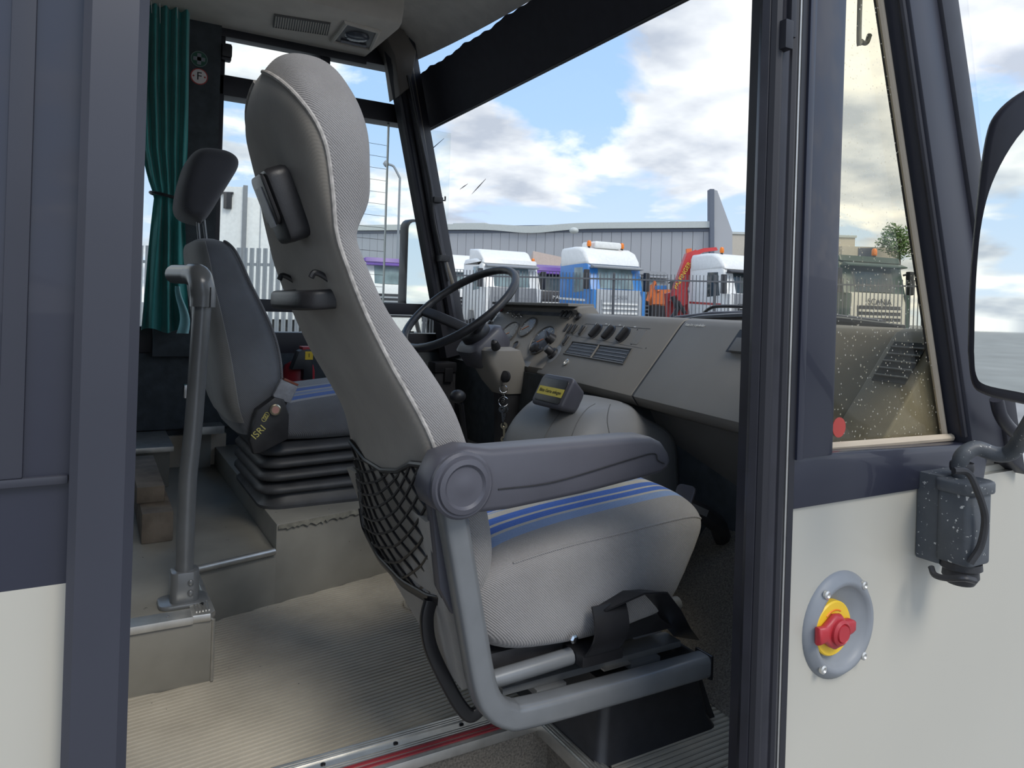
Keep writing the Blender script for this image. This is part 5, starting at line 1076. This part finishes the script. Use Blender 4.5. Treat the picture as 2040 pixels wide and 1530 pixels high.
# cream block further right
bp0 = wp(1436, 64); bh = thing('cream_building', 'low cream block building with small window right of the warehouse wing', 'building', wp(1550, 64))
BM = frame(bp0, RT, FW, UP); 
ob('wall_body', MB().box(0, 11.6, 0, 9, 0, 8.55, 0, BM), M_['facade2'], bh)
ob('coping', MB().box(-.1, 11.7, -.1, 9, 8.5, 8.7, 0, BM), M_['fascia'], bh)
wnq = at(1492, 496, d=63.9) ; lw2 = (wnq - bp0).dot(RT)
ww = ob('window', MB().box(lw2 - .35, lw2 + .35, -.06, .02, wnq.z - .5, wnq.z + .1, 0, BM), M_['darkline'], bh); ob('pane', MB().box(lw2 - .28, lw2 + .28, -.075, -.05, wnq.z - .43, wnq.z + .03, 0, BM), M_['tglass2'], ww)
ob('annex', MB().box(9.8, 14.6, -1.5, 7, 0, 7.6, 0, BM), M_['facade2'], bh)
ob('annex_door', MB().box(11.2, 12.6, -1.56, -1.45, 5.6, 7.5, 0, BM), M_['darkline'], bh)
# bar fence along the yard
fa_, fb_ = wp(845, 19.5), wp(1860, 17.2); fdv = fb_ - fa_; flen = fdv.length; fx_ = fdv.normalized()
fn = thing('bar_fence', 'dark steel bar fence between the yard and the trucks', 'fence', fa_.lerp(fb_, .5))
FM = frame(fa_, fx_, Vector((-fx_.y, fx_.x, 0)), UP)
npl = 142; spc = flen / npl; HF_ = 2.50
pl0 = ob('pale', MB().box(-.009, .009, -.009, .009, 0, HF_, 0, FM), M_['steelfence'], fn)
for i in range(1, npl + 1): again(pl0, fn, fx_ * (spc * i))
r0_ = ob('rail', MB().box(0, flen, -.02, .02, HF_ - .17, HF_ - .13, 0, FM), M_['steelfence'], fn)
again(r0_, fn, (0, 0, -1.9))
ps = ob('post', MB().box(-.035, .035, .01, .08, 0, HF_ + .02, 0, FM), M_['steelfence'], fn)
for i in range(1, 6): again(ps, fn, fx_ * (flen / 5 * i))
# palisade fence by the driver window
ga, gb = wp(215, 15.5), wp(615, 15.0); gd = gb - ga; gx = gd.normalized(); gl2 = gd.length
pf2 = thing('palisade_fence', 'galvanised palisade fence seen through the driver window', 'fence', ga.lerp(gb, .5))
GM = frame(ga, gx, Vector((-gx.y, gx.x, 0)), UP)
npal = int(gl2 / .145)
def wpale(): return MB().loft([[(x, y, z) for x, y in ((-.05, .0), (-.025, -.03), (-.01, -.012), (.01, -.012), (.025, -.03), (.05, 0), (.047, .004), (.025, -.024), (.01, -.006), (-.01, -.006), (-.025, -.024), (-.047, .004))] for z in (0, 2.62)], M=GM)
g0 = ob('pale', wpale(), M_['galv'], pf2)
for i in range(1, npal + 1): again(g0, pf2, gx * (.145 * i))
gr_ = ob('rail', MB().box(0, gl2, .005, .05, 2.25, 2.31, 0, GM), M_['galv'], pf2); again(gr_, pf2, (0, 0, -1.6))
# white lorry body by the fence
lb0 = at(482, 600, d=20); lb0.z = 0
LX = (RT * .93 + FW * .36).normalized(); LY = UP.cross(LX); LM = frame(lb0, LX, LY, UP)
lr = thing('white_trailer', 'tall white box trailer behind the palisade fence', 'trailer', lb0)
ob('box_body', MB().box(0, 2.5, 0, 2.5, 1.0, 4.35, .03, LM), M_['twhite'], lr)
LE = (-RT * .995 + FW * .1).normalized()
ob('end_door', MB().box(-2.4, -.02, -.02, .04, 1.05, 4.62, .02, LM @ Matrix.Rotation(R(-22), 4, 'Z')), M_['twhite'], lr)
ob('corner_post', MB().box(-.06, .06, -.06, .06, .9, 4.66, .01, LM), M_['tgrey'], lr)
for i in range(3): ob('body_rib', MB().box(.4 + i * .7, .43 + i * .7, -.02, .01, 1.05, 4.3, 0, LM), M_['tsilver'], lr)
lk = LM @ Matrix.Rotation(R(-22), 4, 'Z')
ob('door_gear', MB().box(-.55, -.35, -.12, -.02, 4.0, 4.45, .02, lk).box(-.75, -.30, -.1, -.05, 4.4, 4.46, .01, lk).box(-1.2, -1.1, -.08, -.02, 1.2, 4.5, .01, lk), M_['tblack'], lr)
for x in (.8, 1.9): ob('wheel', MB().lathe([(.30, -.15), (.5, -.15), (.5, .15), (.01, .12)], 18, LM @ frame((x, .25, .5), (1, 0, 0), (0, 0, 1), (0, -1, 0))), M_['tyre'], lr)
ob('undertray', MB().box(.3, 2.4, .3, 2.2, .6, 1.0, 0, LM), M_['tblack'], lr)
# street lamp
lt = wp(789, 40); lz = at(789, 340, d=40)
sl_ = thing('street_lamp', 'slim grey street lamp with curved arm behind the driver window', 'street lamp', lt)
ob('mast', MB().tube([lt, Vector((lt.x, lt.y, lz.z - .4)), *bez([Vector((lt.x, lt.y, lz.z - .4)), at(787, 336, d=40), at(782, 330, d=40), at(772, 327, d=40)], 5)], .065, 8), M_['galv'], sl_)
ob('lamp_head', MB().tube([at(774, 328, d=40), at(768, 326, d=40), at(764, 328, d=40)], [.10, .2, .08], 8), M_['galv'], sl_)
# trees far right
def tree(px, py, D, r_, label, name='tree'):
    c = at(px, py, d=D); b_ = Vector((c.x, c.y, 0)); t = thing(name, label, 'tree', b_, 'trees beyond the yard')
    ob('trunk', MB().tube([b_, b_.lerp(c, .6), c], [.28, .2, .08], 8), M_['bark'], t)
    lf = MB(); rs = random.Random(int(px))
    for i in range(1800):
        v = Vector((rs.gauss(0, 1), rs.gauss(0, 1), rs.gauss(0, 1))).normalized() * r_ * (.35 + .65 * rs.random()); v.z *= .9; v += Vector((math.sin(v.z * 3 / r_) * .3, math.cos(v.x * 4 / r_) * .3, math.sin(v.y * 3 / r_) * .25)) * r_; p = c + v
        a = Vector((rs.gauss(0, 1), rs.gauss(0, 1), rs.gauss(0, 1))).normalized(); b2 = a.orthogonal().normalized(); s_ = r_ * .09
        lf.add([p - a * s_, p + b2 * s_ * .5, p + a * s_, p - b2 * s_ * .5], [(0, 1, 2, 3)])
    o_ = ob('foliage', lf, M_['leaf'], t); o_['kind'] = 'stuff'
tree(1792, 480, 60, 1.6, 'small green tree top behind the dark green truck')
tree(1940, 430, 45, 2.2, 'green tree beyond the side mirror')
